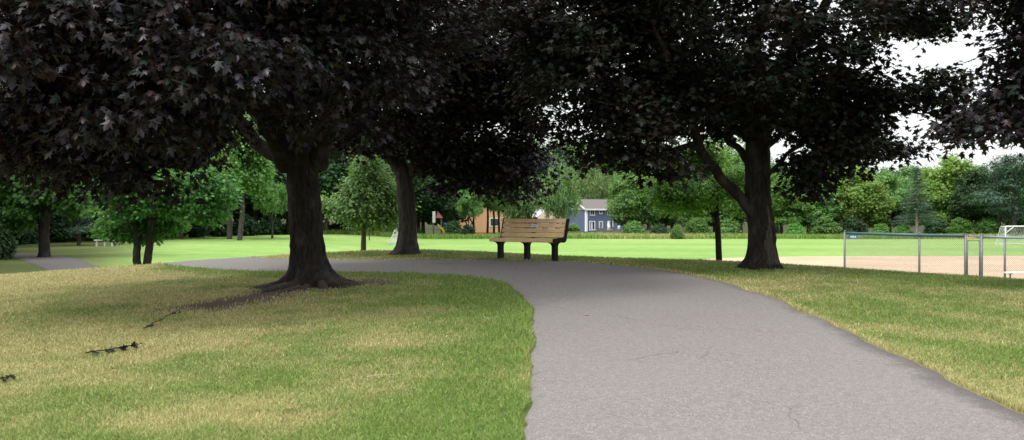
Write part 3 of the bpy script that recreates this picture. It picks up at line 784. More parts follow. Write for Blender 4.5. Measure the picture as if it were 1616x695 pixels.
# ---- the smaller green trees near the path
def small_tree(label, px, Y, trunk_px, r0, r1, limbs, lobes, ncl, per, size, seed, lmat, bmat='bark_brown', name='young_tree', tmpl=OVAL, spread=.15, gap=.40, flare=.25, gscale=1.2, group=None, base=None):
    b = base or (gx(px, Y), Y)
    t = [(b[0], b[1], gzf(*b))]+[P3(a, c, Y) for a, c in trunk_px]
    return maple(label, b, t, r0, r1, limbs, lobes, ncl, per, size, seed, name=name, lmat=lmat, bmat=bmat, tmpl=tmpl, spread=spread, gap=gap, flare=flare, gscale=gscale, sides=16, rt=.003, group=group, shell=.4, flat=.45, outw=.4, nrand=.4, droop=.3)
Yt = 24.5
def pc(px, py, Y, rx, ry): q = pt(px, py, Y); return (q[0], q[1], q[2], rx/F*Y, max(rx, ry)/F*Y*.9, ry/F*Y)
small_tree('small round fresh green tree on a thin straight trunk, between the two largest purple maples', 573, Yt, [(574, 370), (574, 320), (575, 275)], .075, .035,
           [([P3(574, 345, Yt), P3(555, 320, Yt-.2), P3(535, 300, Yt-.4)], .03, .01), ([P3(574, 340, Yt), P3(598, 315, Yt+.2), P3(615, 300, Yt+.3)], .03, .01)],
           [pc(572, 318, Yt, 50, 36), pc(577, 280, Yt, 32, 34), pc(545, 335, Yt, 32, 26), pc(605, 335, Yt, 28, 22), pc(525, 345, Yt, 18, 12), pc(612, 300, Yt, 22, 18), pc(582, 258, Yt, 24, 18), pc(518, 322, Yt, 24, 13), pc(624, 322, Yt, 22, 14), pc(548, 298, Yt, 26, 14), pc(604, 350, Yt, 26, 11), pc(540, 354, Yt, 22, 9)], 760, 22, .10, 21, 'light', 'bark_tan', gap=.52, gscale=.9)
Yy = 21.5
small_tree('slender green tree with a thin dark trunk, just left of the scarred purple maple', 1136, Yy, [(1133, 370), (1130, 320), (1131, 260)], .082, .05,
           [([P3(1129, 345, Yy), P3(1112, 325, Yy), P3(1092, 298, Yy)], .035, .012), ([P3(1131, 318, Yy), P3(1150, 300, Yy), P3(1165, 280, Yy)], .03, .01), ([P3(1130, 290, Yy), P3(1105, 270, Yy+.3), P3(1080, 262, Yy+.4)], .03, .01), ([P3(1130, 340, Yy), P3(1150, 335, Yy-.3), P3(1178, 332, Yy-.6)], .016, .006)],
           [pc(1095, 285, Yy, 62, 48), pc(1150, 270, Yy, 48, 42), pc(1060, 310, Yy, 38, 28), pc(1130, 240, Yy, 60, 30), pc(1175, 320, Yy-.6, 26, 20), pc(1030, 295, Yy, 26, 20)], 700, 18, .085, 22, 'bright', 'bark_dark', spread=.13, gap=.42)
Yw = 31
wb = (gx(226, Yw), Yw)
tw = small_tree('low spreading green tree with two dark trunks, on the left bank', 226, Yw, [(236, 385), (238, 350), (242, 320)], .15, .10,
           [([(wb[0]-.2, Yw, gzf(*wb)-.15), P3(216, 390, Yw), P3(214, 360, Yw), P3(205, 325, Yw)], .16, .07), ([P3(214, 360, Yw), P3(185, 335, Yw-.3), P3(165, 325, Yw-.5)], .06, .02), ([P3(240, 350, Yw), P3(280, 330, Yw), P3(320, 320, Yw)], .06, .02)],
           [pc(250, 318, Yw, 70, 40), pc(185, 335, Yw, 50, 22), pc(325, 312, Yw, 46, 34), pc(275, 352, Yw, 52, 22), pc(215, 285, Yw, 80, 34), pc(350, 300, Yw, 26, 20), pc(170, 352, Yw, 26, 12), pc(310, 345, Yw, 38, 16), pc(225, 352, Yw, 40, 18), pc(300, 280, Yw, 50, 26), pc(215, 372, Yw, 34, 12), pc(262, 370, Yw, 30, 14), pc(190, 362, Yw, 34, 14)], 1250, 22, .115, 23, 'mixed', 'bark_dark', name='twin_trunk_tree', gap=.53, gscale=.6, spread=.17, tmpl=MAPLE, base=wb)
Yl = 44
small_tree('thick trunked dark green tree beside the far path, near the left edge', 70, Yl, [(70, 370), (72, 345), (74, 320)], .26, .2,
           [([P3(66, 385, Yl), P3(63, 362, Yl+.3), P3(60, 335, Yl+.4)], .09, .05), ([P3(72, 345, Yl), P3(50, 320, Yl-.4), P3(25, 300, Yl-.8)], .12, .03), ([P3(74, 345, Yl), P3(95, 320, Yl), P3(112, 300, Yl)], .1, .03)],
           [pc(50, 305, Yl, 72, 46), pc(40, 270, Yl, 60, 40), pc(90, 320, Yl, 40, 28), pc(10, 335, Yl, 40, 30), pc(75, 230, Yl, 80, 40), pc(105, 330, Yl, 26, 16)], 800, 22, .19, 24, 'mixed', 'bark_dark', name='broad_tree', spread=.30, tmpl=MAPLE, gap=.48, gscale=.6)

# ---- wood and treeline beyond the field: prototypes 10 m tall, each tree a thing with trunk and crown
def proto(kind, seed, lmat, bmat):
    rg = np.random.default_rng(seed)
    root = empty(kind+'_tree' if kind not in ('shrub',) else 'shrub', (0, 0, 0))
    if kind == 'spruce':
        v, f_ = tube(np.stack([np.zeros(12), np.zeros(12), np.linspace(-.3, 9.8, 12)], 1), np.linspace(.2, .02, 12), 8, False)
        mesh_np('trunk', v, np.array(f_), M[bmat], root, smooth=True)
        att, p0, p1, r0, r1, td = [], [], [], [], [], []
        for h in np.arange(1.6, 9.7, .42):
            for a in rg.random(7)*6.28:
                Lb = (9.9-h)*.30*(.7+.5*rg.random())
                e_ = np.array([math.cos(a)*Lb, math.sin(a)*Lb, h-.10*Lb+.12*rg.normal()])
                s_ = np.array([0, 0, h]); p0.append(s_); p1.append(e_); r0.append(.035); r1.append(.01)
                for t in np.linspace(.3, 1, max(2, int(Lb/.30))): att.append(s_*(1-t)+e_*t); td.append((e_-s_)/Lb)
        att, p0, p1 = np.array(att), np.array(p0), np.array(p1)
        crown('crown', att, p0, p1, np.array(r0), np.array(r1), np.array(td), 15, .16, .22, NARROW, M[lmat], M[bmat], root, np.array([0, 0, 4.]), droop=.15, along=.3, flat=.35)
        return root
    if kind == 'pine':
        tl = [(0, 0, -.3), (.1, 0, 3), (.0, .1, 6), (.15, 0, 9.4)]
        lobes = [(rg.normal()*1.0, rg.normal()*1.0, h, 1.1+.5*rg.random(), 1.1+.5*rg.random(), .5) for h in np.linspace(2.2, 9.4, 13)]
        ncl, per, sz, tm, gap, spread, hang = 420, 26, .26, NARROW, .30, .22, 0; r0 = .2
    elif kind == 'willow':
        tl = [(0, 0, -.3), (.15, .1, 1.6), (-.1, 0, 3.2)]
        lobes = [(0, 0, 6.6, 2.7, 2.7, 2.6), (1.4, .5, 5.2, 1.7, 1.7, 1.9), (-1.5, -.3, 5.0, 1.8, 1.8, 2.0), (.3, -1.2, 4.0, 1.8, 1.6, 1.7)]
        ncl, per, sz, tm, gap, spread, hang = 300, 34, .30, NARROW, .34, .20, 1.5; r0 = .26
    elif kind == 'tall':
        tl = [(0, 0, -.3), (.1, 0, 2), (.05, .1, 4), (.2, 0, 6.5)]
        lobes = [(0, 0, 6.6, 2.0, 2.0, 3.0), (.8, .3, 4.8, 1.4, 1.4, 1.3), (-.9, .2, 5.6, 1.3, 1.3, 1.5), (.1, -.6, 8.2, 1.2, 1.2, 1.5)]
        ncl, per, sz, tm, gap, spread, hang = 480, 30, .23, CLUMP, .44, .26, 0; r0 = .2
    elif kind == 'shrub':
        tl = [(0, 0, -.2), (.05, 0, .6), (0, .1, 1.4)]
        lobes = [(0, 0, 3.6, 3.8, 3.8, 4.2), (2.0, .4, 2.4, 2.6, 2.6, 2.4), (-2.2, .2, 2.6, 2.5, 2.5, 2.6)]
        ncl, per, sz, tm, gap, spread, hang = 300, 26, .55, CLUMP, .33, .45, 0; r0 = .1
    elif kind == 'vase':
        tl = [(0, 0, -.3), (.1, 0, 1.2), (.25, 0, 2.2)]
        lobes = [(0.4, 0, 6.4, 2.8, 2.8, 2.4), (2.1, .2, 5.4, 1.5, 1.6, 1.4), (-1.7, 0, 5.6, 1.6, 1.6, 1.5), (.4, -.5, 8.0, 1.8, 1.8, 1.4)]
        ncl, per, sz, tm, gap, spread, hang = 420, 28, .25, OVAL, .43, .28, .5; r0 = .2
    else:   # broad
        tl = [(0, 0, -.3), (.1, 0, 1.2), (-.05, .05, 2.6), (.1, 0, 4)]
        lobes = [(0, 0, 6.0, 2.9, 2.9, 3.2), (1.8, .2, 4.2, 1.8, 1.8, 1.8), (-1.9, .1, 4.4, 1.7, 1.7, 1.8), (.2, -1.4, 3.4, 1.9, 1.7, 1.6), (.2, .2, 8.3, 1.7, 1.7, 1.5), (-1.0, -.9, 2.4, 1.4, 1.2, .9)]
        ncl, per, sz, tm, gap, spread, hang = 620, 30, .23, CLUMP, .42, .28, 0; r0 = .22
    V, Fc, L, r = trunk_mesh(tl, r0, r0*.6, .3, sides=12, seed=seed, sink=.2)
    vs, fs, nv = [V], [Fc], len(V)
    S, SR = [L], [r]
    top = np.array(tl[-1])
    for k in range(4 if kind != 'pine' else 0):
        l = lobes[k % len(lobes)]; q = np.array([l[0]+rg.normal()*.4, l[1]+rg.normal()*.4, l[2]+rg.normal()*.3])
        st = L[int(len(L)*(.55+.11*k))]; mid = (st*.5+q*.5)+np.array([0, 0, -.25]); v, f_, Lk, rk = limb_mesh([st, mid, q], r0*.5, .03, 7, seed+k)
        vs.append(v); fs.append(f_+nv); nv += len(v); S.append(Lk); SR.append(rk)
    mesh_np('trunk', np.concatenate(vs), fs, M[bmat], root, smooth=True)
    seeds = np.concatenate(S); sr = np.concatenate(SR); k = seeds[:, 2] > (.3 if kind == 'shrub' else 1.0); seeds, sr = seeds[k], sr[k]
    att = sample_lobes(lobes, ncl, gap, .9, .45, seed); att = att[att[:, 2] > .4]
    p0, p1, a0, a1, td = grow(seeds, np.full(len(seeds), -1), sr, att, step=.7, rt=.011, seed=seed)
    crown('crown', att, p0, p1, a0, a1, td, per, spread, sz, tm, M[lmat], M[bmat], root, np.array(lobes[0][:3]), hang=hang, sides=4, droop=.3 if not hang else 1.2)
    return root
PROTO = {}
def bgtree(px, Y, h, kind, tone, label, group=None, wide=1.0, bk='bark_brown', var=0, lean=0, dz=0):
    key = (kind, var)
    X = gx(px, Y)
    if key not in PROTO:
        r_ = proto(kind, 100+7*len(PROTO), tone, bk); PROTO[key] = r_
    else: r_ = copy_tree(PROTO[key])
    s_ = h/10
    r_.location = (X, Y, gzf(X, Y)+dz); r_.rotation_euler = (0, lean, random.random()*6.28); r_.scale = (s_*wide, s_*wide, s_)
    for ch in r_.children:
        if ch.name.split('.')[0] == 'crown':
            ch.material_slots[0].link = 'OBJECT'; ch.material_slots[0].material = M[tone]
        else:
            ch.material_slots[0].link = 'OBJECT'; ch.material_slots[0].material = M[bk]
    for k in ('label', 'category', 'group'):
        if k in r_: del r_[k]
    tag(r_, label, 'shrub' if kind == 'shrub' else 'tree', group)
    return r_
WL = 'dark leafy tree in the shady wood behind the left bank'
GL = 'trees of the shady wood at left'
for px, Y, h, kind, v in [(-60, 58, 11, 'broad', 0), (-10, 66, 12, 'broad', 1), (45, 74, 12, 'tall', 0), (105, 72, 11, 'broad', 0), (150, 80, 13, 'broad', 1), (200, 76, 12, 'tall', 0), (245, 86, 13, 'broad', 0), (285, 80, 12, 'broad', 1),
                          (330, 92, 13, 'broad', 0), (405, 96, 13, 'broad', 1), (455, 100, 13, 'broad', 0), (70, 95, 15, 'broad', 1), (180, 100, 16, 'broad', 0), (310, 108, 16, 'broad', 1), (-120, 70, 13, 'broad', 0), (425, 118, 17, 'broad', 0), (20, 110, 17, 'broad', 1), (370, 112, 15, 'broad', 1), (390, 104, 12, 'broad', 0), (350, 120, 14, 'broad', 1), (470, 116, 14, 'broad', 1), (120, 118, 17, 'broad', 0), (245, 116, 15, 'broad', 1)]:
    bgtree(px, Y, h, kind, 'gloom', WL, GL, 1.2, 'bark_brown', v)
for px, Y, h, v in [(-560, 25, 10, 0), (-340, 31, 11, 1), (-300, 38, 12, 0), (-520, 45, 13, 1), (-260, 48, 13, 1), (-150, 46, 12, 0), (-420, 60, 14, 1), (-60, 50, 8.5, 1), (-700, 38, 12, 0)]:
    bgtree(px, Y, h, 'broad', 'gloom', 'dark broad tree added beyond the left edge to shade the bank', 'added shade trees beyond the left edge', 1.2, 'bark_brown', v)  # out-of-view trees added to shade the far-left path and bank
bgtree(-14, 42, 2.6, 'shrub', 'dark', 'dense dark bush tree growing down to the ground at the left edge', None, .8, dz=-.1)
bgtree(124, 62, 5.2, 'pine', 'needle', 'small blue green evergreen behind the white bench-like table', None, 1.2)
bgtree(378, 74, 11, 'tall', 'green', 'tall tree with a leaning pale grey trunk at the wood edge', None, 1, 'bark_grey', 0, .05)
bgtree(362, 78, 12, 'tall', 'dark', 'tall tree with a straight grey trunk at the wood edge, left of the leaning one', None, 1, 'bark_grey')
bgtree(430, 80, 6.2, 'vase', 'green', 'lighter green tree with low drooping crown against the dark wood', None, .95, 'bark_grey')
ML = 'dark tree in the belt behind the white goal net'; MG = 'trees of the dark belt behind the goal'
for px, Y, h, kind, v in [(515, 98, 12, 'broad', 0), (555, 104, 13, 'broad', 1), (600, 100, 12, 'broad', 0), (640, 106, 13, 'broad', 1), (668, 108, 11, 'broad', 0), (535, 124, 16, 'broad', 1), (610, 126, 16, 'broad', 0), (660, 132, 15, 'broad', 1), (705, 140, 15, 'broad', 0)]:
    bgtree(px, Y, h, kind, 'dark', ML, MG, 1.1, 'bark_brown', v)
bgtree(583, 84, 3.2, 'tall', 'green', 'thin stemmed sapling on the verge behind the small round green tree', None, .8)
bgtree(738, 103, 6.4, 'vase', 'green', 'low green tree screening the left end of the tan house', None, .9, 'bark_dark', 0)
bgtree(712, 106, 7.6, 'vase', 'dark', 'dark green tree just right of the yellow slide', None, .8, 'bark_dark')
bgtree(748, 104, 9.5, 'vase', 'green', 'tree with a dark leaning forked trunk in front of the tan house', None, .9, 'bark_dark', 0, .06)
for px, Y, lb in [(769, 108, 'thin dark straight trunk tree in front of the tan house, the left one of three'), (779, 110, 'thin dark straight trunk tree in front of the tan house, the middle one of three'), (788, 112, 'thin dark straight trunk tree in front of the tan house, nearest the bench back')]:
    bgtree(px, Y, 9.5, 'tall', 'green', lb, None, .8, 'bark_dark')
bgtree(836, 112, 8.6, 'vase', 'light', 'feathery grey green tree with many stems behind the bench', None, 1.1, 'bark_dark', 1)
bgtree(815, 128, 10.5, 'willow', 'green', 'drooping green tree behind the bench, left of the feathery one', None, 1.0)
bgtree(882, 126, 12.5, 'willow', 'light', 'tall pale willow at the left end of the blue house', None, .82)
bgtree(935, 205, 16.5, 'willow', 'light', 'pale rounded willow rising behind the blue house roof', None, 1.15)
bgtree(985, 116, 8.8, 'vase', 'green', 'green tree with a dark leaning trunk at the right end of the blue house', None, .9, 'bark_dark', 0, -.08)
HL = 'tall green tree in the row far behind the houses'; HG = 'trees far behind the houses'
for px, Y, h, kind, tone, v in [(735, 196, 17, 'broad', 'green', 0), (785, 205, 17, 'broad', 'dark', 1), (830, 210, 18, 'broad', 'green', 0), (870, 222, 19, 'broad', 'dark', 1), (905, 230, 19, 'broad', 'green', 0), (985, 226, 19, 'broad', 'green', 1), (1025, 215, 18, 'broad', 'green', 0), (960, 250, 22, 'broad', 'dark', 1)]:
    bgtree(px, Y, h*1.22, kind, tone, HL, HG, 1.1, 'bark_brown', v)
bgtree(1068, 97, 1.9, 'shrub', 'green', 'round green bush standing out on the grass verge', None, .85)
bgtree(905, 150, 2.6, 'shrub', 'bright', 'bright green bush against the left wall of the blue house', None, 1.1)
TL = [(1012, 112, 9.0, 'broad', 'green', 'full green tree in the treeline, first to the right of the blue house'),
      (1050, 116, 9.2, 'broad', 'bright', 'bright green tree in the treeline behind the round verge bush'),
      (1090, 112, 8.6, 'broad', 'green', 'green tree in the treeline behind the slender tree\'s left branches'),
      (1128, 120, 10, 'broad', 'green', 'dark tree in the treeline behind the slender trunk'),
      (1165, 112, 9.0, 'broad', 'green', 'green tree in the treeline between the slender trunk and the scarred maple'),
      (1232, 108, 8.4, 'broad', 'bright', 'bright green tree in the treeline just right of the scarred maple trunk'),
      (1280, 112, 8.6, 'broad', 'green', 'green tree in the treeline left of the ball field fence'),
      (1332, 116, 11.0, 'tall', 'yellow', 'tall pale airy tree rising above the treeline over the fence end post'),
      (1362, 112, 8.4, 'broad', 'yellow', 'yellow green tree in the treeline right of the tall airy one'),
      (1405, 114, 9.4, 'vase', 'green', 'green tree with spreading dark branches, left of the thin spruce'),
      (1500, 114, 10.6, 'broad', 'yellow', 'yellow green rounded tree right of the thin spruce'),
      (1545, 110, 8.6, 'broad', 'dark', 'dark green tree below the yellow green crown, left of the pine')]
for px, Y, h, kind, tone, lb in TL: bgtree(px, Y, h, kind, tone, lb, None, 1.2 if kind != 'tall' else 1.25, 'bark_brown', 0 if kind != 'broad' else (px // 10) % 2)
bgtree(1447, 104, 7.9, 'spruce', 'needle', 'thin blue green spruce with a bare pale trunk', None, 1.35, 'bark_pale', 0, 0, .5)
bgtree(1600, 100, 9.6, 'pine', 'needle', 'dark pine behind the right-hand goal', None, 1.5, 'bark_grey')
bgtree(1575, 106, 9.2, 'pine', 'dark', 'darker pine left of the goal frame', None, 1.5, 'bark_grey')
BL = 'tall green tree in the second row behind the ball field treeline'; BG = 'second row behind the ball field'
for k, px in enumerate([1010, 1060, 1110, 1170, 1225, 1275, 1310, 1390, 1430, 1470, 1540, 1590, 1650, 1700]):
    bgtree(px, 134+6*(k % 3), 12.0+1.0*(k % 4) if 1300 > px or px > 1600 else 11.0+.5*(k % 3), 'broad', ['green', 'dark', 'green'][k % 3], BL, BG, 1.2, 'bark_brown', k % 2)
for px in (1650, 1720): bgtree(px, 108, 10, 'broad', 'green', 'green tree beyond the right edge of the treeline', 'trees beyond the right edge', 1.2)
# low undergrowth at the wood edge
UL = 'low dark bush in the undergrowth at the edge of the wood'
for k, px in enumerate(list(range(-30, 480, 38))+[505, 535, 565, 595, 625, 655, 716, 738]):
    Yb = (62+px*.07 if px < 480 else 99)+3*random.random()
    bgtree(px, Yb, (2.2 if px < 480 else 1.5)+1.2*random.random(), 'shrub', 'gloom' if k % 4 else 'dark', UL, 'undergrowth bushes along the wood edge', 1.1)
VL = 'low green bush among the tall verge grass below the treeline'
for k, px in enumerate([1000, 1040, 1100, 1150, 1215, 1255, 1300, 1345, 1390, 1425, 1480, 1515, 1560, 1610]):
    bgtree(px, 104+4*random.random(), 1.7+1.4*random.random(), 'shrub', ['green', 'dark', 'bright'][k % 3], VL, 'bushes along the far verge', 1.25)

# tall unmown verge
def verge():
    n = 30000; X = rng.random(n)*118-32; Y = 97.2+3.6*rng.random(n)+1.0*(N1(X*.3, X*0, 2)-.5)
    X2_ = rng.random(9000)*30-2; Y2_ = 101+12*rng.random(9000); X = np.concatenate([X, X2_]); Y = np.concatenate([Y, Y2_])
    d = np.clip((N2(X*.12, Y*.4, 3)-.45)*2.2+.15*(X > 8), 0, 1)*.8
    dry = np.clip(d+(rng.random(len(X))-.5)*.4, 0, 1)
    dry = np.where(X < 3, dry*.25, dry)
    h = .30+.38*rng.random(len(X)); wd = .05+.05*rng.random(len(X))
    blades('tall_grass', X, Y, h, wd, dry, .15+.5*rng.random(len(X)), M['blade'], 'tall unmown grass along the far edge of the field')
verge()

# ------------------------------------------------------------------ built things
M['slat'] = simple('tan recycled slat', (.60, .41, .225), .55, 0, .10, 5, .15)
M['black'] = simple('black plastic post', (.007, .007, .0075), .7, 0, .2, 8, .1); M['black'].node_tree.nodes['Principled BSDF'].inputs['Specular IOR Level'].default_value = .2
M['plate'] = simple('metal plaque', (.42, .42, .44), .35, .6, .1, 30)
M['plate_dark'] = simple('engraved line', (.05, .05, .055), .6)
M['galv'] = simple('galvanised steel', (.13, .14, .15), .5, .3, .15, 12)
M['teal'] = simple('teal fence cap', (.006, .060, .068), .35, 0, .12, 4)
M['white'] = simple('white painted metal', (.72, .72, .72), .5, 0, .06, 6)
M['net'] = simple('white net cord', (.62, .64, .66), .8, 0, .1, 5)
M['blue_sign'] = simple('blue tag', (.03, .10, .33), .5); M['orange_sign'] = simple('orange board', (.55, .17, .05), .6)
M['alu'] = simple('aluminium bench', (.62, .62, .61), .45, .3, .08, 5)
M['siding'] = None

def bench():
    bx, by = gx(832, 18.95), 18.95
    rz = R(-33)
    root = empty('park_bench', (bx, by, gzf(bx, by)), rz)
    root.scale = (.875, .95, 1); tag(root, 'park bench with tan slats and black legs facing left beside the path', 'bench')
    # local: x along the bench, -y front
    for k, xx in enumerate((-.78, 0, .78)):
        m = MB()
        m.prism([(-.065, -.25), (.065, -.25), (.065, .30), (.10, .36), (.23, .395), (.23, .425), (-.25, .425), (-.25, .40), (-.12, .36), (-.065, .30)], -.045, .045, 'x') if False else None
        prof = [(-.07, -.2), (.07, -.2), (.07, .30), (.10, .345), (.20, .375), (.20, .42), (-.27, .42), (-.27, .385), (-.12, .35), (-.07, .30)]
        v = [(xx-.05, a, b_) for a, b_ in prof]+[(xx+.05, a, b_) for a, b_ in prof]; n = len(prof)
        m.add(v, [tuple(range(n)), tuple(range(2*n-1, n-1, -1))]+[(i, i+n, (i+1) % n+n, (i+1) % n) for i in range(n)])
        m.build('leg', M['black'], root, bevel=.008)
    for s_ in (-1, 1):                       # end frames: cheek at seat level and reclined upright
        m = MB(); xx = s_*.925
        prof = [(-.28, .385), (.16, .37), (.25, .40), (.395, .865), (.325, .88), (.205, .49), (-.27, .462), (-.30, .44)] if s_ > 0 else [(-.22, .385), (.16, .37), (.25, .40), (.395, .865), (.325, .88), (.205, .47), (-.22, .445), (-.25, .42)]
        v = [(xx-.022, a, b_) for a, b_ in prof]+[(xx+.022, a, b_) for a, b_ in prof]; n = len(prof)
        m.add(v, [tuple(range(n)), tuple(range(2*n-1, n-1, -1))]+[(i, i+n, (i+1) % n+n, (i+1) % n) for i in range(n)])
        m.build('end_frame', M['black'], root, bevel=.006)
    m = MB(); m.box((0, .30, .66), (.08, .05, .50), rx=-R(17)); m.build('back_support', M['black'], root)
    for k in range(3):
        m = MB(); hh = .085 if k == 0 else .036; m.box((0, -.23+.145*k, .447-hh/2+.018-.010*k), (1.80, .135, hh), rx=-R(3)); m.build('seat_slat', M['slat'], root, bevel=.006)
    for k in range(4):
        t = .518+k*.103; m = MB(); yy = .20+(t-.5)*.33; m.box((0, yy, t), (1.80, .034, .086), rx=-R(18)); o = m.build('back_slat', M['slat'], root, bevel=.006)
        if k == 2:
            m = MB(); m.box((.03, yy-.0225, t), (.24, .006, .070), rx=-R(18)); p = m.build('plaque', M['plate'], root)
            m = MB()
            for j in range(3):
                u_ = .018-.017*j
                m.box((.03, yy-.0262+u_*.31, t+u_*.95), (.17-.03*(j == 1), .002, .006), rx=-R(18))
            m.box((-.078, yy-.0262, t), (.018, .002, .06), rx=-R(18))
            m.build('inscription', M['plate_dark'], p)
bench()

# chain link fence with gate
def chain_panel(mb, p, q, h0, h1, pitch=.075, r=.0042):
    p, q = np.array(p, float), np.array(q, float); L = np.linalg.norm((q-p)[:2]); H = h1-h0
    A, B = [], []
    def at(s_, h): 
        t = s_/L; b_ = p*(1-t)+q*t; return b_+np.array([0, 0, h])
    for s0 in np.arange(-H, L, pitch):
        for sg in (1, -1):
            a = [max(s0, 0), min(s0+H, L)]
            if a[1]-a[0] < .02: continue
            ha, hb = a[0]-s0, a[1]-s0
            if sg < 0: ha, hb = H-ha, H-hb
            A.append(at(a[0], h0+ha)); B.append(at(a[1], h0+hb))
    n = len(A); V, Fc = frusta(np.array(A), np.array(B), np.full(n, r), np.full(n, r), 3)
    mb.add(V, [tuple(x_) for x_ in Fc])
FP = [(1333, 37.0), (1451, 35.5), (1524, 34.6)]
GPS = [(1549, 34.3), (1586, 33.8), (1665, 32.8), (1760, 31.6)]
def fpos(px, Y): X = gx(px, Y); return np.array([X, Y, gzf(X, Y)])
def rail_z(px): return EYE-np.interp(px, [1333, 1524, 1549, 1616, 1760], [28.6*37/F, 33.2*34.6/F, 34*34.3/F, 36*33.4/F, 37.5*31.6/F])
def fence():
    o = fpos(*FP[0]); root = empty('chain_link_fence', o); tag(root, 'low chain link fence section with a teal cap rail, ending at a galvanised post', 'fence')
    for px, Y in FP:
        b = fpos(px, Y)-o; m = MB(); top = rail_z(px)-o[2]+.07; r_ = .055 if px == 1524 else .043
        m.tube([b+[0, 0, -.3], [b[0], b[1], top]], r_, 10); m.tube([[b[0], b[1], top], [b[0], b[1], top+.05]], [r_+.008, .012], 10); m.build('post', M['galv'], root, True)
    A = fpos(*FP[0])-o; B = fpos(*FP[-1])-o; za, zb = rail_z(1333)-o[2], rail_z(1524)-o[2]
    m = MB(); m.tube([[A[0]+.06, A[1]-.02, za], [B[0]-.05, B[1]+.02, zb]], .062, 12); m.build('cap_rail', M['teal'], root, True)
    m = MB(); A2 = A.copy(); B2 = B.copy(); chain_panel(m, A2, B2, 0.02, min(za, zb-B[2]+A[2])-.02); m.build('mesh_panel', M['galv'], root)
    # small blue tag wired on below the rail
    px = 1348; t = (px-1333)/(1524-1333); q = A*(1-t)+B*t; zt = za*(1-t)+zb*t-.135
    d = B-A; ang = math.atan2(d[1], d[0]); nrm = np.array([math.sin(ang), -math.cos(ang), 0])
    c = np.array([q[0], q[1], zt])+nrm*.015
    m = MB(); m.box(c, (.37, .008, .12), rz=ang); tg = m.build('tag', M['blue_sign'], root)
    m = MB()
    for j, (u_, w_, hh) in enumerate([(-.11, .012, .05), (-.085, .03, .045), (-.045, .014, .06), (-.02, .014, .05), (.01, .03, .05), (.05, .012, .06), (.085, .03, .045)]):
        m.box(c+nrm*.006+np.array([math.cos(ang)*u_, math.sin(ang)*u_, 0]), (w_, .004, hh), rz=ang)
    m.build('lettering', M['white'], tg)
    # gate bay and the further run of fence
    o2 = fpos(*GPS[0]); r2 = empty('chain_link_fence', o2); tag(r2, 'chain link fence run with a blue grey top rail, right of the gate gap', 'fence')
    pts = [fpos(*g_)-o2 for g_ in GPS]
    for (px, Y), b in zip(GPS, pts):
        m = MB(); top = rail_z(px)-o2[2]+(.07 if px == 1549 else -.02); r_ = .055 if px == 1549 else .041
        m.tube([b+[0, 0, -.3], [b[0], b[1], top]], r_, 10); m.tube([[b[0], b[1], top], [b[0], b[1], top+.045]], [r_+.008, .012], 10); m.build('post', M['galv'], r2, True)
    m = MB(); m.tube([[b[0], b[1], rail_z(g_[0])-o2[2]] for g_, b in zip(GPS, pts)], .045, 12); m.build('top_rail', M['rail_blue'], r2, True)
    m = MB()
    for a, b in zip(pts[:-1], pts[1:]): chain_panel(m, a, b, .02, rail_z(1600)-o2[2]-.06-max(a[2], b[2], 0))
    m.build('mesh_panel', M['galv'], r2)
    ga, gb = fpos(*FP[-1]), fpos(*GPS[0]); r3 = empty('fence_gate', (ga+gb)/2); tag(r3, 'narrow chain link gate panel between two thick fence posts', 'gate')
    dv = gb-ga; u_ = dv/np.linalg.norm(dv); a = -dv/2+u_*.07; b = dv/2-u_*.07; zz = rail_z(1536)-r3.location[2]
    m = MB()
    for q in ([a+[0, 0, .05], a+[0, 0, zz-.14]], [b+[0, 0, .05], b+[0, 0, zz-.14]], [a+[0, 0, .07], b+[0, 0, .07]], [a+[0, 0, zz-.14], b+[0, 0, zz-.14]]): m.tube(q, .017, 8)
    m.build('gate_frame', M['galv'], r3, True)
    m = MB(); m.tube([a+[0, 0, zz], b+[0, 0, zz]], .028, 8); m.build('top_rail', M['galv'], r3, True)
    m = MB(); chain_panel(m, a, b, .06, zz-.15, .06); m.build('mesh_panel', M['galv'], r3)
M['rail_blue'] = simple('blue grey rail', (.13, .17, .22), .4, .3, .12, 5)
fence()

def plain_bench(px0, px1, Y, seat_py, label, seat_w=.26, rz=0):
    X0, X1 = gx(px0, Y), gx(px1, Y); c = (X0+X1)/2; g0 = gzf(c, Y)
    root = empty('backless_bench', (c, Y, g0), rz); tag(root, label, 'bench'); zs = EYE-(seat_py-HOR)/F*Y-g0
    L = X1-X0; m = MB(); m.box((0, 0, zs), (L, seat_w, .05)); m.build('seat', M['alu'], root, bevel=.008)
    for xx in (-L*.38, L*.38) if L < 2 else (-L*.4, 0, L*.4):
        m = MB(); m.tube([(xx, 0, -.2), (xx, 0, zs-.025)], .03, 8); m.box((xx, 0, zs-.04), (.06, seat_w*.9, .03)); m.build('leg', M['galv'], root)
plain_bench(1585, 1680, 33.1, 430.5, 'silver backless players bench in front of the fence at the right edge')
def far_table():
    Y = 60; X = gx(165, Y); g0 = gzf(X, Y); root = empty('backless_bench', (X, Y, g0), R(6)); tag(root, 'small white backless bench on the shady left bank', 'bench')
    zs = EYE-(379.7-HOR)/F*Y-g0; zs = max(.42, zs)
    m = MB(); m.box((0, 0, zs), (1.28, .34, .06)); m.build('seat', M['alu'], root)
    for xx in (-.5, 0.02, .5):
        m = MB(); m.box((xx, 0, (zs-.03)/2-.1), (.05, .26, zs-.03+.2)); m.build('leg', M['alu'], root)
far_table()

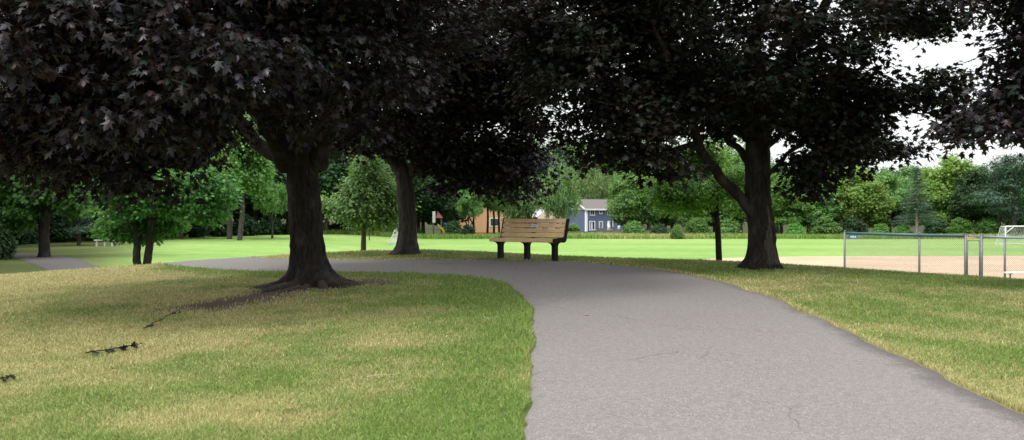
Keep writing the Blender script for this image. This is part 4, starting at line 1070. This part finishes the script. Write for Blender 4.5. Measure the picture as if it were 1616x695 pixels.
def goal(label, X, Y, rz, W, H, D0, D1, dense, brace=False):
    root = empty('soccer_goal', (X, Y, gzf(X, Y)), rz); tag(root, label, 'goal')
    # opening in the local xz plane at y=0, the net falls back to +y
    m = MB(); r_ = .05
    m.tube([(-W/2, 0, -.05), (-W/2, 0, H)], r_, 10); m.tube([(W/2, 0, -.05), (W/2, 0, H)], r_, 10); m.tube([(-W/2, 0, H), (W/2, 0, H)], r_, 10); m.build('frame', M['white'], root, True)
    m = MB()
    for s_ in (-1, 1):
        m.tube([(s_*W/2, 0, H-.03), (s_*W/2, D0, H-.03), (s_*W/2, D1, .03), (s_*W/2, 0, .03)], .028, 8)
        if brace: m.tube([(s_*(W/2), 0, H*.62), (s_*(W/2-.75), 0, H-.02)], .03, 8)
    m.tube([(-W/2, D1, .03), (W/2, D1, .03)], .028, 8); m.build('back_stay', M['white'], root, True)
    A, B = [], []; st = dense
    def quad(p, q, s_, t):
        p, q, s_, t = map(np.array, (p, q, s_, t)); n1 = max(2, int(np.linalg.norm(q-p)/st)); n2 = max(2, int(np.linalg.norm(t-p)/st))
        for i in range(n1+1): f = i/n1; A.append(p*(1-f)+q*f); B.append(t*(1-f)+s_*f)
        for i in range(n2+1): f = i/n2; A.append(p*(1-f)+t*f); B.append(q*(1-f)+s_*f)
    h = H-.04
    quad((-W/2, D0, h), (W/2, D0, h), (W/2, D1, .04), (-W/2, D1, .04)); quad((-W/2, 0, h), (W/2, 0, h), (W/2, D0, h), (-W/2, D0, h))
    for s_ in (-1, 1): quad((s_*W/2, 0, h), (s_*W/2, D0, h), (s_*W/2, D1, .04), (s_*W/2, 0, .04))
    rr = np.full(len(A), .006 if dense > .1 else .012); V, Fc = frusta(np.array(A, float), np.array(B, float), rr, rr, 3)
    mesh_np('net', V, Fc, M['net'], root)
goal('white soccer goal with a dense net, half hidden behind the grey maple trunk', gx(647, 78), 78, R(97), 4.5, 2.05, 1.0, 1.9, .075)
goal('white soccer goal with a braced corner at the right edge of the field', gx(1586, 77)+2.5, 77, R(2), 5.0, 1.62, .7, 1.5, .14, True)

def orange_board():
    Y = 95.5; X = gx(1526, Y); g0 = gzf(X, Y); root = empty('notice_board', (X, Y, g0)); tag(root, 'long low orange board at the far edge of the field behind the gate', 'sign')
    z0 = EYE-(379.3-HOR)/F*Y-g0; z0 = max(z0, .22)
    m = MB(); m.box((0, 0, z0), (1.5, .04, .30)); bd = m.build('board', M['orange_sign'], root)
    m = MB()
    for u_ in (-.52, -.34, -.16, .05, .2, .38, .54): m.box((u_, -.023, z0+.01), (.10, .006, .14))
    m.build('lettering', M['cream'], bd)
    for s_ in (-.6, .6): m = MB(); m.box((s_, .04, z0/2-.1), (.05, .04, z0+.2)); m.build('post', M['galv'], root)
M['cream'] = simple('cream lettering', (.65, .5, .36), .6)
orange_board()

# ------------------------------------------------------------------ houses
def siding(name, col, pitch=.18):
    m, nt, b = newmat(name); v = coords(nt, 'Object')
    wv = nt.nodes.new('ShaderNodeTexWave'); wv.wave_type = 'BANDS'; wv.bands_direction = 'Z'; wv.wave_profile = 'SAW'; wv.inputs['Scale'].default_value = 1/pitch/3.2
    nt.links.new(v, wv.inputs['Vector'])
    c = ramp(nt, wv.outputs[1], [(0, tuple(a*.8 for a in col)), (.2, col), (1, tuple(a*1.08 for a in col))]).outputs[0]
    c = mixc(nt, ramp(nt, noise(nt, 1.2, 4, v), [(.35, g3(0)), (.7, g3(.25))]).outputs[0], c, tuple(a*.85 for a in col))
    nt.links.new(c, b.inputs['Base Color']); b.inputs['Roughness'].default_value = .7; bump(nt, wv.outputs[1], .4, .02, b); return m
M['blue'] = siding('blue lap siding', (.085, .115, .19)); M['tan'] = siding('tan siding', (.56, .34, .175)); M['beige'] = siding('beige siding', (.42, .34, .25))
def shingle(name, col):
    m, nt, b = newmat(name); v = coords(nt, 'Object', (1, 1, 1))
    br = nt.nodes.new('ShaderNodeTexBrick'); br.inputs['Scale'].default_value = 3; br.inputs['Mortar Size'].default_value = .012
    br.inputs['Color1'].default_value = (*col, 1); br.inputs['Color2'].default_value = (*[a*.78 for a in col], 1); br.inputs['Mortar'].default_value = (*[a*.5 for a in col], 1)
    nt.links.new(v, br.inputs['Vector'])
    c = mixc(nt, ramp(nt, noise(nt, .9, 4, v), [(.35, g3(0)), (.7, g3(.3))]).outputs[0], br.outputs[0], tuple(a*.75 for a in col))
    nt.links.new(c, b.inputs['Base Color']); b.inputs['Roughness'].default_value = .9; return m
M['roof_grey'] = shingle('grey brown shingles', (.125, .108, .098)); M['roof_tan'] = shingle('tan shingles', (.25, .19, .14)); M['roof_brown'] = shingle('brown shingles', (.16, .11, .08))
M['trim'] = simple('white trim', (.75, .75, .74), .5, 0, .05)
M['batten'] = simple('grey board', (.22, .235, .26), .7, 0, .1)
M['brick'] = simple('red brick base', (.30, .075, .045), .85, 0, .25, 8)
M['wood_grey'] = simple('grey weathered wood', (.16, .14, .125), .85, 0, .3, 4)
M['fabric'] = simple('pale umbrella cloth', (.62, .68, .68), .8, 0, .06)
m_, nt_, b_ = newmat('window glass'); nz_ = noise(nt_, .6, 3, coords(nt_)); rr_ = ramp(nt_, nz_, [(.35, (.015, .018, .02)), (.7, (.06, .07, .075))])
nt_.links.new(rr_.outputs[0], b_.inputs['Base Color']); b_.inputs['Roughness'].default_value = .06; M['glass'] = m_
M['curtain'] = simple('pale curtain', (.5, .52, .54), .8, 0, .08)

def window(parent, x, z, w_, h_, y=0.0, axis='front', mull=1, curtain=False):
    t = .13
    def tr(c, s_):   # local front wall is y=const facing -y; side wall is x=const facing -x
        return (c, s_) if axis == 'front' else ((y+c[1]-y, -c[0], c[2]), (s_[1], s_[0], s_[2]))
    m = MB()
    for c, s_ in (((x, y-.03, z+h_/2+t/2), (w_+2*t, .07, t)), ((x, y-.04, z-h_/2-t/2), (w_+2*t+.08, .10, t)), ((x-w_/2-t/2, y-.03, z), (t, .07, h_)), ((x+w_/2+t/2, y-.03, z), (t, .07, h_))):
        m.box(*tr(c, s_))
    if mull: m.box(*tr((x, y-.02, z), (.06, .05, h_)))
    f = m.build('window', M['trim'], parent)
    m = MB(); m.box(*tr((x, y-.008, z), (w_, .02, h_))); m.build('pane', M['glass'], f)
    if curtain:
        m = MB(); m.box(*tr((x-.15*w_, y-.022, z-.05), (w_*.28, .008, h_*.85))); m.build('curtain', M['curtain'], f)
def gable_roof(parent, x0, x1, y0, y1, ze, zr, mat, over=.4, th=.16, name='roof', axis='x'):
    """ridge along x between gables at x0 and x1"""
    ym = (y0+y1)/2; sl = (zr-ze)/(ym-y0); m = MB(); a0, a1 = x0-over, x1+over
    prof = [(y0-over, ze-sl*over), (ym, zr), (y1+over, ze-sl*over), (y1+over, ze-sl*over+th), (ym, zr+th), (y0-over, ze-sl*over+th)]
    v = [(a0, p, q) for p, q in prof]+[(a1, p, q) for p, q in prof]; n = 6
    m.add(v, [(0, 1, 4, 5), (1, 2, 3, 4), (11, 10, 7, 6), (10, 9, 8, 7)]+[(i, i+n, (i+1) % n+n, (i+1) % n) for i in range(n)])
    return m.build(name, mat, parent)
def house_walls(parent, x0, x1, y0, y1, z1, zr, mat, z0=-1.0):
    m = MB(); ym = (y0+y1)/2
    prof = [(y0, z0), (y1, z0), (y1, z1), (ym, zr), (y0, z1)]
    v = [(x0, p, q) for p, q in prof]+[(x1, p, q) for p, q in prof]
    m.add(v, [(0, 1, 2, 3, 4), (9, 8, 7, 6, 5), (0, 4, 9, 5), (1, 6, 7, 2)]); return m.build('wall', mat, parent)
def blue_house():
    Y = 168; X = gx(925, Y); g0 = EYE-(372-HOR)/F*Y; th = R(27)
    root = empty('blue_house', (X, Y, g0), th); tag(root, 'two storey blue house with white trim and a grey shingle roof beyond the field', 'house')
    # origin is the near left corner; front along +x, side back along +y
    zs = lambda py: EYE-(py-HOR)/F*Y-g0
    ze = zs(329.5); zr = zs(314.5); W, D = 9.6, 8.2
    house_walls(root, 0, W, 0, D, ze, zr-.12, M['blue'])
    rf = gable_roof(root, 0, W, 0, D, ze, zr-.1, M['roof_grey'], .5)
    # cross gable on the right half of the front
    m = MB(); xa, xb, xm = 5.2, 10.2, 7.7; zz = ze+.15; zt = zr-.35
    m.add([(xa, -.55, zz), (xb, -.55, zz), (xm, -.55, zt), (xm, 4.0, zt), (xa, 1.2, zz+.05), (xb, 1.2, zz+.05)], [(0, 2, 3, 4), (1, 5, 3, 2), (0, 1, 2)]); m.build('roof_gable', M['roof_grey'], root)
    # board and batten gable, band, fascias, corner boards
    m = MB(); m.add([(-.02, .05, ze), (-.02, D-.05, ze), (-.02, D/2, zr-.2)], [(0, 1, 2)]); m.build('gable_panel', M['batten'], root)
    m = MB()
    for yy in np.arange(.5, D, .42):
        hgt = (1-abs(yy-D/2)/(D/2))*(zr-.2-ze); 
        if hgt > .1: m.box((-.045, yy, ze+hgt/2), (.05, .09, hgt))
    m.build('batten', M['trim'], root)
    m = MB(); m.box((-.06, D/2, ze-.05), (.10, D, .26)); m.build('band_board', M['trim'], root)
    m = MB()
    sl = math.atan2(zr-.1-ze, D/2)
    for s_ in (-1, 1): m.box((-.53, D/2+s_*(D/4+.2), (ze+zr)/2-.08), (.06, D/2/math.cos(sl)+.5, .26), rx=-s_*sl)
    m.build('rake_board', M['trim'], root)
    m = MB(); m.box((W/2, -.52, ze-.17), (W+1, .06, .28)); m.build('fascia', M['trim'], root)
    for xx, yy in ((-.03, -.03), (W-.06, -.04)):
        m = MB(); m.box((xx, yy, ze/2-.65), (.34, .34, ze+1.0)); m.build('corner_board', M['trim'], root)
    zu = zs(335); zl = zs(356.5)
    window(root, 1.35, zu, .85, 1.05); window(root, 3.25, zu+.15, .42, .75, mull=0); window(root, 5.35, zu, .95, 1.05); window(root, 7.9, zu, .7, 1.05)
    window(root, 1.35, zl, 1.0, 1.5, curtain=True); window(root, 3.3, zl+.15, .62, 1.1); window(root, 5.4, zl, 1.05, 1.5)
    m = MB(); m.tube([(.25, -.10, 0), (.25, -.10, ze-.3)], .05, 6); m.build('downspout', M['trim'], root)
    # deck in front
    dk = empty('deck', (X, Y, g0), th); tag(dk, 'grey wooden deck with a railing along the front of the blue house', 'deck')
    zd = zs(366.5); m = MB(); m.box((3.6, -2.0, zd-.08), (7.4, 3.4, .16)); m.build('floor', M['wood_grey'], dk)
    m = MB()
    for xx in np.arange(0, 7.4, .16): m.box((xx, -3.66, zd+.45), (.05, .05, .9))
    for xx in np.arange(0, 7.4, 1.8): m.box((xx, -3.66, zd-.3), (.12, .12, 2.6))
    m.box((3.6, -3.66, zd+.94), (7.5, .12, .06)); m.box((3.6, -3.66, zd+.12), (7.4, .05, .05)); m.build('railing', M['wood_grey'], dk)
    m = MB(); m.box((3.6, -3.62, zd-.75), (7.4, .04, 1.25)); m.build('skirt', M['wood_grey'], dk)
    for k, (xx, lb) in enumerate(((3.2, 'folded pale patio umbrella on the deck, in front of the middle window'), (5.5, 'folded pale patio umbrella on the deck, in front of the right window'))):
        c = rot(np.array([[xx, -2.9, zd]]), th, 2)[0]+[X, Y, g0]
        u_ = empty('patio_umbrella', c); tag(u_, lb, 'umbrella')
        m = MB(); m.tube([(0, 0, 0), (0, 0, 2.0)], .03, 6); m.build('pole', M['alu'], u_)
        m = MB(); m.tube([(0, 0, .55), (0, 0, .8), (0, 0, 1.4), (0, 0, 1.9), (0, 0, 2.02)], [.34, .30, .19, .09, .02], 8); m.build('canopy', M['fabric'], u_)
blue_house()
def yard_fence():
    Y = 140; X0, X1 = gx(884, Y), gx(927, Y); o = (X0, Y, gzf(X0, Y)); root = empty('wooden_fence', o); tag(root, 'grey weathered wooden yard fence below the blue house', 'fence')
    zt = EYE-(365.5-HOR)/F*Y-o[2]; m = MB(); L = X1-X0
    for z_ in np.arange(.1, zt, .17): m.box((L/2, 0, z_), (L, .03, .14))
    m.build('board_panel', M['wood_grey'], root)
    for xx in np.linspace(0, L, 4): m = MB(); m.box((xx, .05, zt/2-.1), (.12, .12, zt+.3)); m.build('post', M['wood_grey'], root)
yard_fence()
def tan_house():
    Y = 150; X0, X1 = gx(722, Y), gx(804, Y); W = X1-X0; g0 = EYE-(371-HOR)/F*Y
    root = empty('tan_house', (X0, Y, g0)); tag(root, 'tan sided house with a red brick base behind thin trunks left of the bench', 'house')
    zs = lambda py: EYE-(py-HOR)/F*Y-g0
    ze, zr = zs(337), zs(318)
    # gable faces the field: build with the ridge running away from the camera
    m = MB(); D = 9
    prof = [(0, -.8), (W, -.8), (W, ze), (W/2+.6, zr), (0, ze)]
    v = [(p, 0, q) for p, q in prof]+[(p, D, q) for p, q in prof]
    m.add(v, [(0, 1, 2, 3, 4), (9, 8, 7, 6, 5), (1, 6, 7, 2), (0, 4, 9, 5)]); m.build('wall', M['tan'], root)
    m = MB(); xm = W/2+.6
    for a, b__ in (((-.5, ze-.15), (xm, zr+.04)), ((W+.5, ze-.2), (xm, zr+.04))):
        m.add([(a[0], -.5, a[1]), (b__[0], -.5, b__[1]), (b__[0], D+.5, b__[1]), (a[0], D+.5, a[1]), (a[0], -.5, a[1]+.18), (b__[0], -.5, b__[1]+.18), (b__[0], D+.5, b__[1]+.18), (a[0], D+.5, a[1]+.18)],
              [(0, 1, 2, 3), (4, 7, 6, 5), (0, 4, 5, 1), (1, 5, 6, 2), (2, 6, 7, 3), (3, 7, 4, 0)])
    m.build('roof', M['roof_brown'], root)
    m = MB(); m.box((W/2, -.06, .05), (W, .10, .75)); m.build('brick_base', M['brick'], root)
    xw = gx(781, Y)-X0; window(root, xw, zs(351), 1.5, 1.2, 0); pass
tan_house()
def garage():
    Y = 145; X0, X1 = gx(846, Y), gx(893, Y); W = X1-X0; g0 = EYE-(371-HOR)/F*Y
    root = empty('low_house', (X0, Y, g0)); tag(root, 'low beige house with tan hipped roofs showing just above the bench back', 'house')
    zs = lambda py: EYE-(py-HOR)/F*Y-g0
    ze, zr = zs(347.5), zs(334.5); m = MB(); D = 6
    m.box((W/2, D/2, ze/2-.4), (W, D, ze+.8)); m.build('wall', M['beige'], root)
    m = MB(); e_ = .45
    v = [(-e_, -e_, ze), (W+e_, -e_, ze), (W+e_, D+e_, ze), (-e_, D+e_, ze), (1.4, D/2, zr), (W-2.2, D/2, zr)]
    m.add(v, [(0, 1, 5, 4), (1, 2, 5), (2, 3, 4, 5), (3, 0, 4), (3, 2, 1, 0)]); m.build('roof', M['roof_tan'], root)
    window(root, W*.3, ze*.55, 1.0, .9, 0); window(root, W*.72, ze*.55, 1.0, .9, 0)
garage()
M['red'] = simple('red plastic', (.16, .016, .015), .5); M['yellow_p'] = simple('yellow plastic', (.62, .40, .03), .45); M['blue_p'] = simple('blue plastic', (.015, .03, .14), .45)
def play():
    Y = 103; X = gx(692, Y); g0 = gzf(X, Y); root = empty('play_structure', (X, Y, g0)); tag(root, 'playground tower with a red roof and a yellow slide under dark trees', 'playground')
    h = EYE-(352-HOR)/F*Y-g0
    zt = EYE-(334-HOR)/F*Y-g0
    for xx, yy in ((-.6, -.5), (.35, -.5), (-.6, .5), (.35, .5)):
        m = MB(); m.tube([(xx, yy, -.2), (xx, yy, zt-.7)], .05, 8); m.build('post', M['wood_grey'], root)
    m = MB(); m.box((-.12, 0, h-.35), (1.1, 1.1, .1)); m.build('platform', M['wood_grey'], root)
    m = MB(); m.add([(-.25, -.7, zt-.75), (.55, -.7, zt-.75), (.55, .7, zt-.75), (-.25, .7, zt-.75), (-.1, 0, zt+.05)], [(0, 1, 4), (1, 2, 4), (2, 3, 4), (3, 0, 4), (3, 2, 1, 0)]); m.build('roof', M['red'], root)
    m = MB(); m.box((-.48, -.56, zt-.65), (.34, .04, 1.3)); m.build('side_panel', M['alu'], root)
    # slide: trough running down to the right
    n = 10; P = [(.0+1.0*t, -.75-.2*t, (h-.25)*(1-t)**.9*.95+.25*t) for t in np.linspace(0, 1, n)]
    m = MB(); V = []
    for p in P:
        for a, b__ in ((-.3, .22), (-.3, 0), (.3, 0), (.3, .22)): V.append((p[0], p[1]+a, p[2]+b__))
    m.add(V, [(4*i+k, 4*i+k+1, 4*i+k+5, 4*i+k+4) for i in range(n-1) for k in range(3)]); m.build('slide', M['yellow_p'], root, True)
    m = MB(); m.tube([(.45, .1, h-.1), (.9, .1, h-.3), (1.1, .1, .9), (1.15, .1, .1)], .28, 12); m.build('tube_slide', M['blue_p'], root, True)
play()

# ------------------------------------------------------------------ fallen twigs on the lawn
M['fallen'] = leafmat('fallen leaf', (.008, .010, .008), (.035, .042, .034), .05, .6, .4, .05)
def twig(px0, py0, px1, py1, label, nl, sz):
    def ground_at(px, py):
        Y = 3.5
        for _ in range(400):
            X = gx(px, Y)
            if EYE-(py-HOR)/F*Y <= gzf(X, Y): break
            Y += .05
        return np.array([gx(px, Y), Y])
    a, b = ground_at(px0, py0), ground_at(px1, py1); o = (a+b)/2; g0 = gzf(*o); root = empty('fallen_twig', (o[0], o[1], g0)); tag(root, label, 'twig')
    t = np.linspace(0, 1, 9); q = a+(b-a)*t[:, None]+rng.normal(size=(9, 2))*.015
    P_ = np.stack([q[:, 0]-o[0], q[:, 1]-o[1], gz(q[:, 0], q[:, 1])-g0+.05], 1)
    v, f_ = tube(P_, np.linspace(.006, .003, 9), 5); m = MB(); m.add(v, f_); m.build('stem', M['bark_dark'], root)
    # leaves sit in a few tufts along the stem, curled and half upright
    tuft = (np.arange(max(3, nl//5))+.3+.4*rng.random(max(3, nl//5)))/max(3, nl//5); tt = tuft[rng.integers(0, len(tuft), nl)]+rng.normal(size=nl)*.02; tt = np.clip(tt, 0, 1)
    c = np.stack([np.interp(tt, t, P_[:, k]) for k in range(3)], 1)+rng.normal(size=(nl, 3))*[.02, .025, .006]+[0, 0, -.012]
    d = rng.normal(size=(nl, 3)); d[:, 2] = np.abs(d[:, 2])*.25; nr = rng.normal(size=(nl, 3))*.7; nr[:, 2] += .6
    V, Fl = place_leaves(c, d, nr, sz*(.6+.8*rng.random(nl)), MAPLE)
    mesh_np('foliage', V, Fl, M['fallen'], root, attrs={'rnd': np.repeat(rng.random(nl), len(MAPLE[0]))})
twig(136, 566, 224, 551, 'fallen leafy twig lying on the open lawn at left', 20, .055)
twig(228, 526, 284, 494, 'fallen leafy twig at the end of the bare soil below the big maple', 13, .05)
twig(-6, 611, 28, 602, 'fallen twig with a few leaves at the left edge of the lawn', 6, .06)
m_s = MB(); 
def straw():
    X, Y = gx(605, 6.9), 6.9; g0 = gzf(X, Y); m = MB()
    pts = np.array([(-.13, -.03, .045), (-.05, 0, .055), (.04, .02, .052), (.12, .03, .06)]); m.tube(pts, [.0028, .0025, .002, .0015], 5)
    o = m.build('dry_stalk', M['straw'], None, loc=(X, Y, g0)); tag(o, 'pale dry grass stalk lying on the lawn near the path', 'stalk')
M['straw'] = simple('straw', (.42, .38, .24), .8)
straw()
M['dry_leaf'] = leafmat('dry tan leaf', (.16, .10, .045), (.36, .25, .12), .1, .2, .7, .2)
def dry_leaves():
    first = None; rg = np.random.default_rng(3)
    for k, (X, Y) in enumerate([(-1.05, 7.4), (-.45, 7.9), (1.1, 7.6), (-2.6, 8.6), (1.95, 12.5), (.9, 10.4), (-1.5, 6.0), (2.6, 6.6), (4.2, 8.2), (-3.3, 7.3), (-.9, 10.8), (1.4, 5.9)]):
        z = gzf(X, Y)+(.022 if in_path(np.array([X]), np.array([Y]))[0] else .05)
        if first is None:
            V, Fl = place_leaves(np.zeros((1, 3)), np.array([[0, 1., .1]]), np.array([[.1, 0, 1.]]), np.array([.055]), MAPLE)
            first = mesh_np('dry_leaf', V, Fl, M['dry_leaf'], None, attrs={'rnd': np.full(len(V), .6)}); o = first
        else: o = first.copy(); COL.objects.link(o)
        o.location = (X, Y, z); o.rotation_euler = (rg.normal()*.2, rg.normal()*.2, rg.random()*6.28); s_ = .7+.6*rg.random(); o.scale = (s_, s_, s_)
        tag(o, 'small dry tan leaf lying near the path', 'leaf', 'dry leaves scattered by the path')
dry_leaves()
print('objects', len(bpy.data.objects), 'polys', sum(len(o.data.polygons) for o in bpy.data.objects if o.type == 'MESH'))
